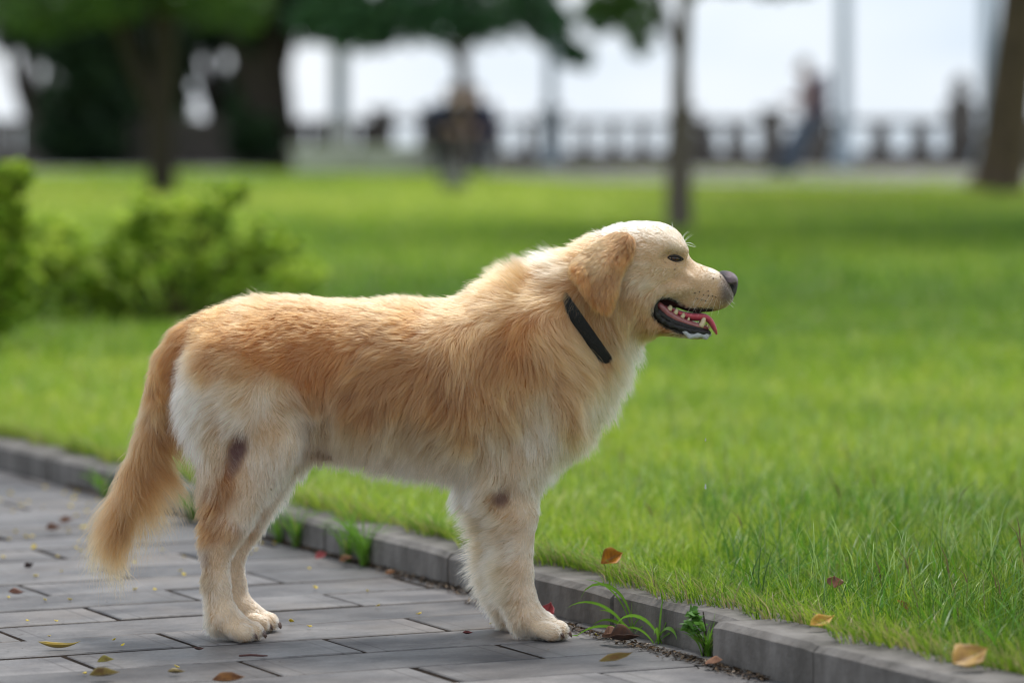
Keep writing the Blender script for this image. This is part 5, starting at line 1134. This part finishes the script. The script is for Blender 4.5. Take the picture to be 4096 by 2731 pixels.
def weed(label, name, cat, px, py, specs, z=0.0, dry=0):
    """specs: rows of (az deg, length, lean, width, curl, lift) long blades from one foot"""
    t0 = foot_at(px); V, F, C = [], [], []
    r = np.random.default_rng(int(px + py))
    for az, L, lean, w, droop in specs:
        a = math.radians(az); d = np.array([math.cos(a), math.sin(a), 0]); sd_ = np.array([-math.sin(a), math.cos(a), 0]) * .45 + np.array([.25, 0, .75 * min(1.0, lean + .35 * droop)]); sd_ /= np.linalg.norm(sd_)
        foot = t0 + np.append(r.normal(0, .004, 2), 0); n = 12; p = foot.copy(); el = math.pi / 2 - lean * .5; k0 = len(V); c = np.array([.13, .27, .03]) * r.uniform(.7, 1.35); c = np.array([.3, .25, .1]) if r.uniform() < dry else c
        for i in range(n + 1):
            t = i / n; ww = w * (.45 + .9 * t if t < .35 else .765 * 1.0) * (1 - max(0, (t - .35) / .65) ** 2.2) * .5 + 1e-4
            V += [p - sd_ * ww, p + np.array([0, 0, -ww * .35]), p + sd_ * ww]; C += [c * .9, c * 1.2, c]
            e = el - lean * .5 * t - droop * t ** 2; p = p + (d * math.cos(e) + np.array([0, 0, math.sin(e)])) * L / n
            p[2] = max(p[2], z + .003)
        for i in range(n): F += [(k0 + 3 * i, k0 + 3 * i + 1, k0 + 3 * i + 4, k0 + 3 * i + 3), (k0 + 3 * i + 1, k0 + 3 * i + 2, k0 + 3 * i + 5, k0 + 3 * i + 4)]
    o = mesh_np(name, np.array(V), [np.array(F)], M_grass, cols=np.array(C)); return tag(o, label, cat)
weed('long-bladed grass tuft with a bent blade growing at the foot of the kerb', 'grass_tuft', 'grass tuft', 2533, 2545, [(165, .165, .3, .009, 3.4), (172, .13, .5, .005, 1.2), (178, .13, 1.1, .008, 1.3), (184, .12, 2.0, .008, .9), (200, .09, 1.3, .008, 1.6), (150, .07, .8, .006, 1.2), (30, .08, .9, .006, 1.5), (90, .07, .6, .005, .8), (-20, .05, 1.2, .005, 1), (240, .06, 1.2, .005, 1)])
weed('grass tuft with two upright blades and drooping leaves beside the kerb', 'grass_tuft', 'grass tuft', 2634, 2560, [(60, .075, .25, .009, .1), (25, .10, .65, .009, .2), (168, .11, .9, .009, 2.6), (20, .07, 1.0, .009, 2.2), (-60, .08, 1.2, .010, 1.8), (-25, .09, 1.5, .009, 1.5), (175, .07, 1.2, .006, 1.6), (-100, .07, 1.0, .007, 1.8)])
rw = np.random.default_rng(8)
def bushy(label, px, py, n, L0, L1, z=0, spread=1.1, dry=.1): return weed(label, 'weed', 'weed', px, py, [(rw.uniform(0, 360), rw.uniform(L0, L1), rw.uniform(.2, spread), rw.uniform(.0018, .0042), rw.uniform(.2, 1.5)) for _ in range(n)], z, dry)
bushy('bushy dark green weed in the corner where the kerb steps forward', 2838, 2580, 60, .03, .075)
def herb():
    c0 = foot_at(2826) + np.array([-.004, -.012, 0]); P = [((c0 + np.array([rw.normal(0, .012), rw.normal(0, .01), .06 + rw.normal(0, .012)])), (.012, .012, .014)) for _ in range(6)]
    o = leaf_cloud('broadleaf_weed', P, 46, .022, [(.08, .2, .03), (.15, .33, .06)], None, 77, material=M_grass); mb = MB()
    mb.tube([c0, c0 + (.004, 0, .04), c0 + (0, 0, .07)], [.0018, .0015, .001], 6); mb.build('stem', M_bark, o); tag(o, 'small weed with rounded bright green leaves beside the stepped kerb', 'weed')
herb()
for lab, x, y, n, a, b_ in [('tall thin weed in front of the kerb, between the hind and front legs', 1455, 2205, 70, .06, .16), ('thin grassy weed at the kerb left of the tall one', 1390, 2185, 46, .05, .13), ('low grassy weed at the kerb behind the hind legs', 1180, 2105, 56, .05, .12), ('small grassy weed next to the low one behind the hind legs', 1110, 2075, 40, .05, .11), ('dark grass tuft seen between the tail and the hind leg', 770, 2085, 60, .05, .12), ('blurred grass tuft at the kerb left of the tail', 420, 1985, 30, .05, .1)]:
    bushy(lab, x, y, n, a, b_, spread=.9, dry=.05)
# creeping grass on the kerb joint and litter of soil at the kerb foot
def litter():
    n = 5200; r = np.random.default_rng(4); s = r.uniform(-8.2, -4.9, n); off = np.abs(r.normal(0, .010, n)) * np.where(s > -6.4, 1.5, .6)
    fx, fy = KV - .004 - off - np.where(s > -5.93, .046, 0), -s
    p = np.stack([fx * math.cos(ROT) - fy * math.sin(ROT), fx * math.sin(ROT) + fy * math.cos(ROT) - CD, r.uniform(.001, .007, n)], 1)
    L = r.uniform(.0015, .007, n)[:, None]; a = r.uniform(0, 6.28, n); d = np.stack([np.cos(a), np.sin(a), r.normal(0, .3, n)], 1); e = np.stack([-np.sin(a), np.cos(a), r.normal(0, .4, n)], 1)
    V = np.stack([p - d * L, p + e * L * .3, p + d * L, p - e * L * .3 + [0, 0, .001]], 1); k = (np.arange(n) * 4)[:, None]
    c = np.array([[.05, .032, .02], [.09, .055, .03], [.16, .1, .05], [.03, .022, .016]])[r.integers(0, 4, n)]
    o = mesh_np('soil_litter', V.reshape(-1, 3), [k + np.array([[0, 1, 2, 3]])], M_fallen, smooth=False, cols=np.repeat(c, 4, 0)); tag(o, 'dark soil crumbs and dry bits along the foot of the kerb', 'litter', kind='stuff')
    n = 2200; x, y = r.uniform(-.4, KV - .02, n), r.uniform(5.2, 9, n); q = np.stack([x * math.cos(ROT) - y * math.sin(ROT), x * math.sin(ROT) + y * math.cos(ROT) - CD, np.full(n, .003)], 1)
    L = r.uniform(.0008, .0028, n)[:, None] * (1 + (r.uniform(0, 1, (n, 1)) < .06)); V = np.stack([q - d[:n] * L * [1, 1, .3], q + e[:n] * L * [.5, .5, .2], q + d[:n] * L * [1, 1, .3], q - e[:n] * L * [.5, .5, .2]], 1)
    o = mesh_np('paving_litter', V.reshape(-1, 3), [k[:n] + np.array([[0, 1, 2, 3]])], M_fallen, smooth=False, cols=np.repeat(c[:n], 4, 0)); tag(o, 'specks of dry plant bits scattered over the paving', 'litter', kind='stuff')
litter()
# two drops of drool falling from the mouth
M_drop = mat('drool', (.8, .82, .85), .03, .6, coat=1); M_drop.node_tree.nodes['Principled BSDF'].inputs['Transmission Weight'].default_value = .6
for lab, y, sz in (('drop of drool falling in front of the chest, lower one', 1949, 1.0), ('drop of drool falling below the tongue, upper small one', 1760, .6)):
    mb = MB(); c = q3(2822, y); mb.lathe(c, [(.0003 * sz, .006 * sz), (.0011 * sz, .003 * sz), (.0016 * sz, 0), (.0013 * sz, -.0018 * sz), (.0003 * sz, -.0028 * sz)][::-1], 10); o = mb.build('drool_drop', M_drop); tag(o, lab, 'drool drop')
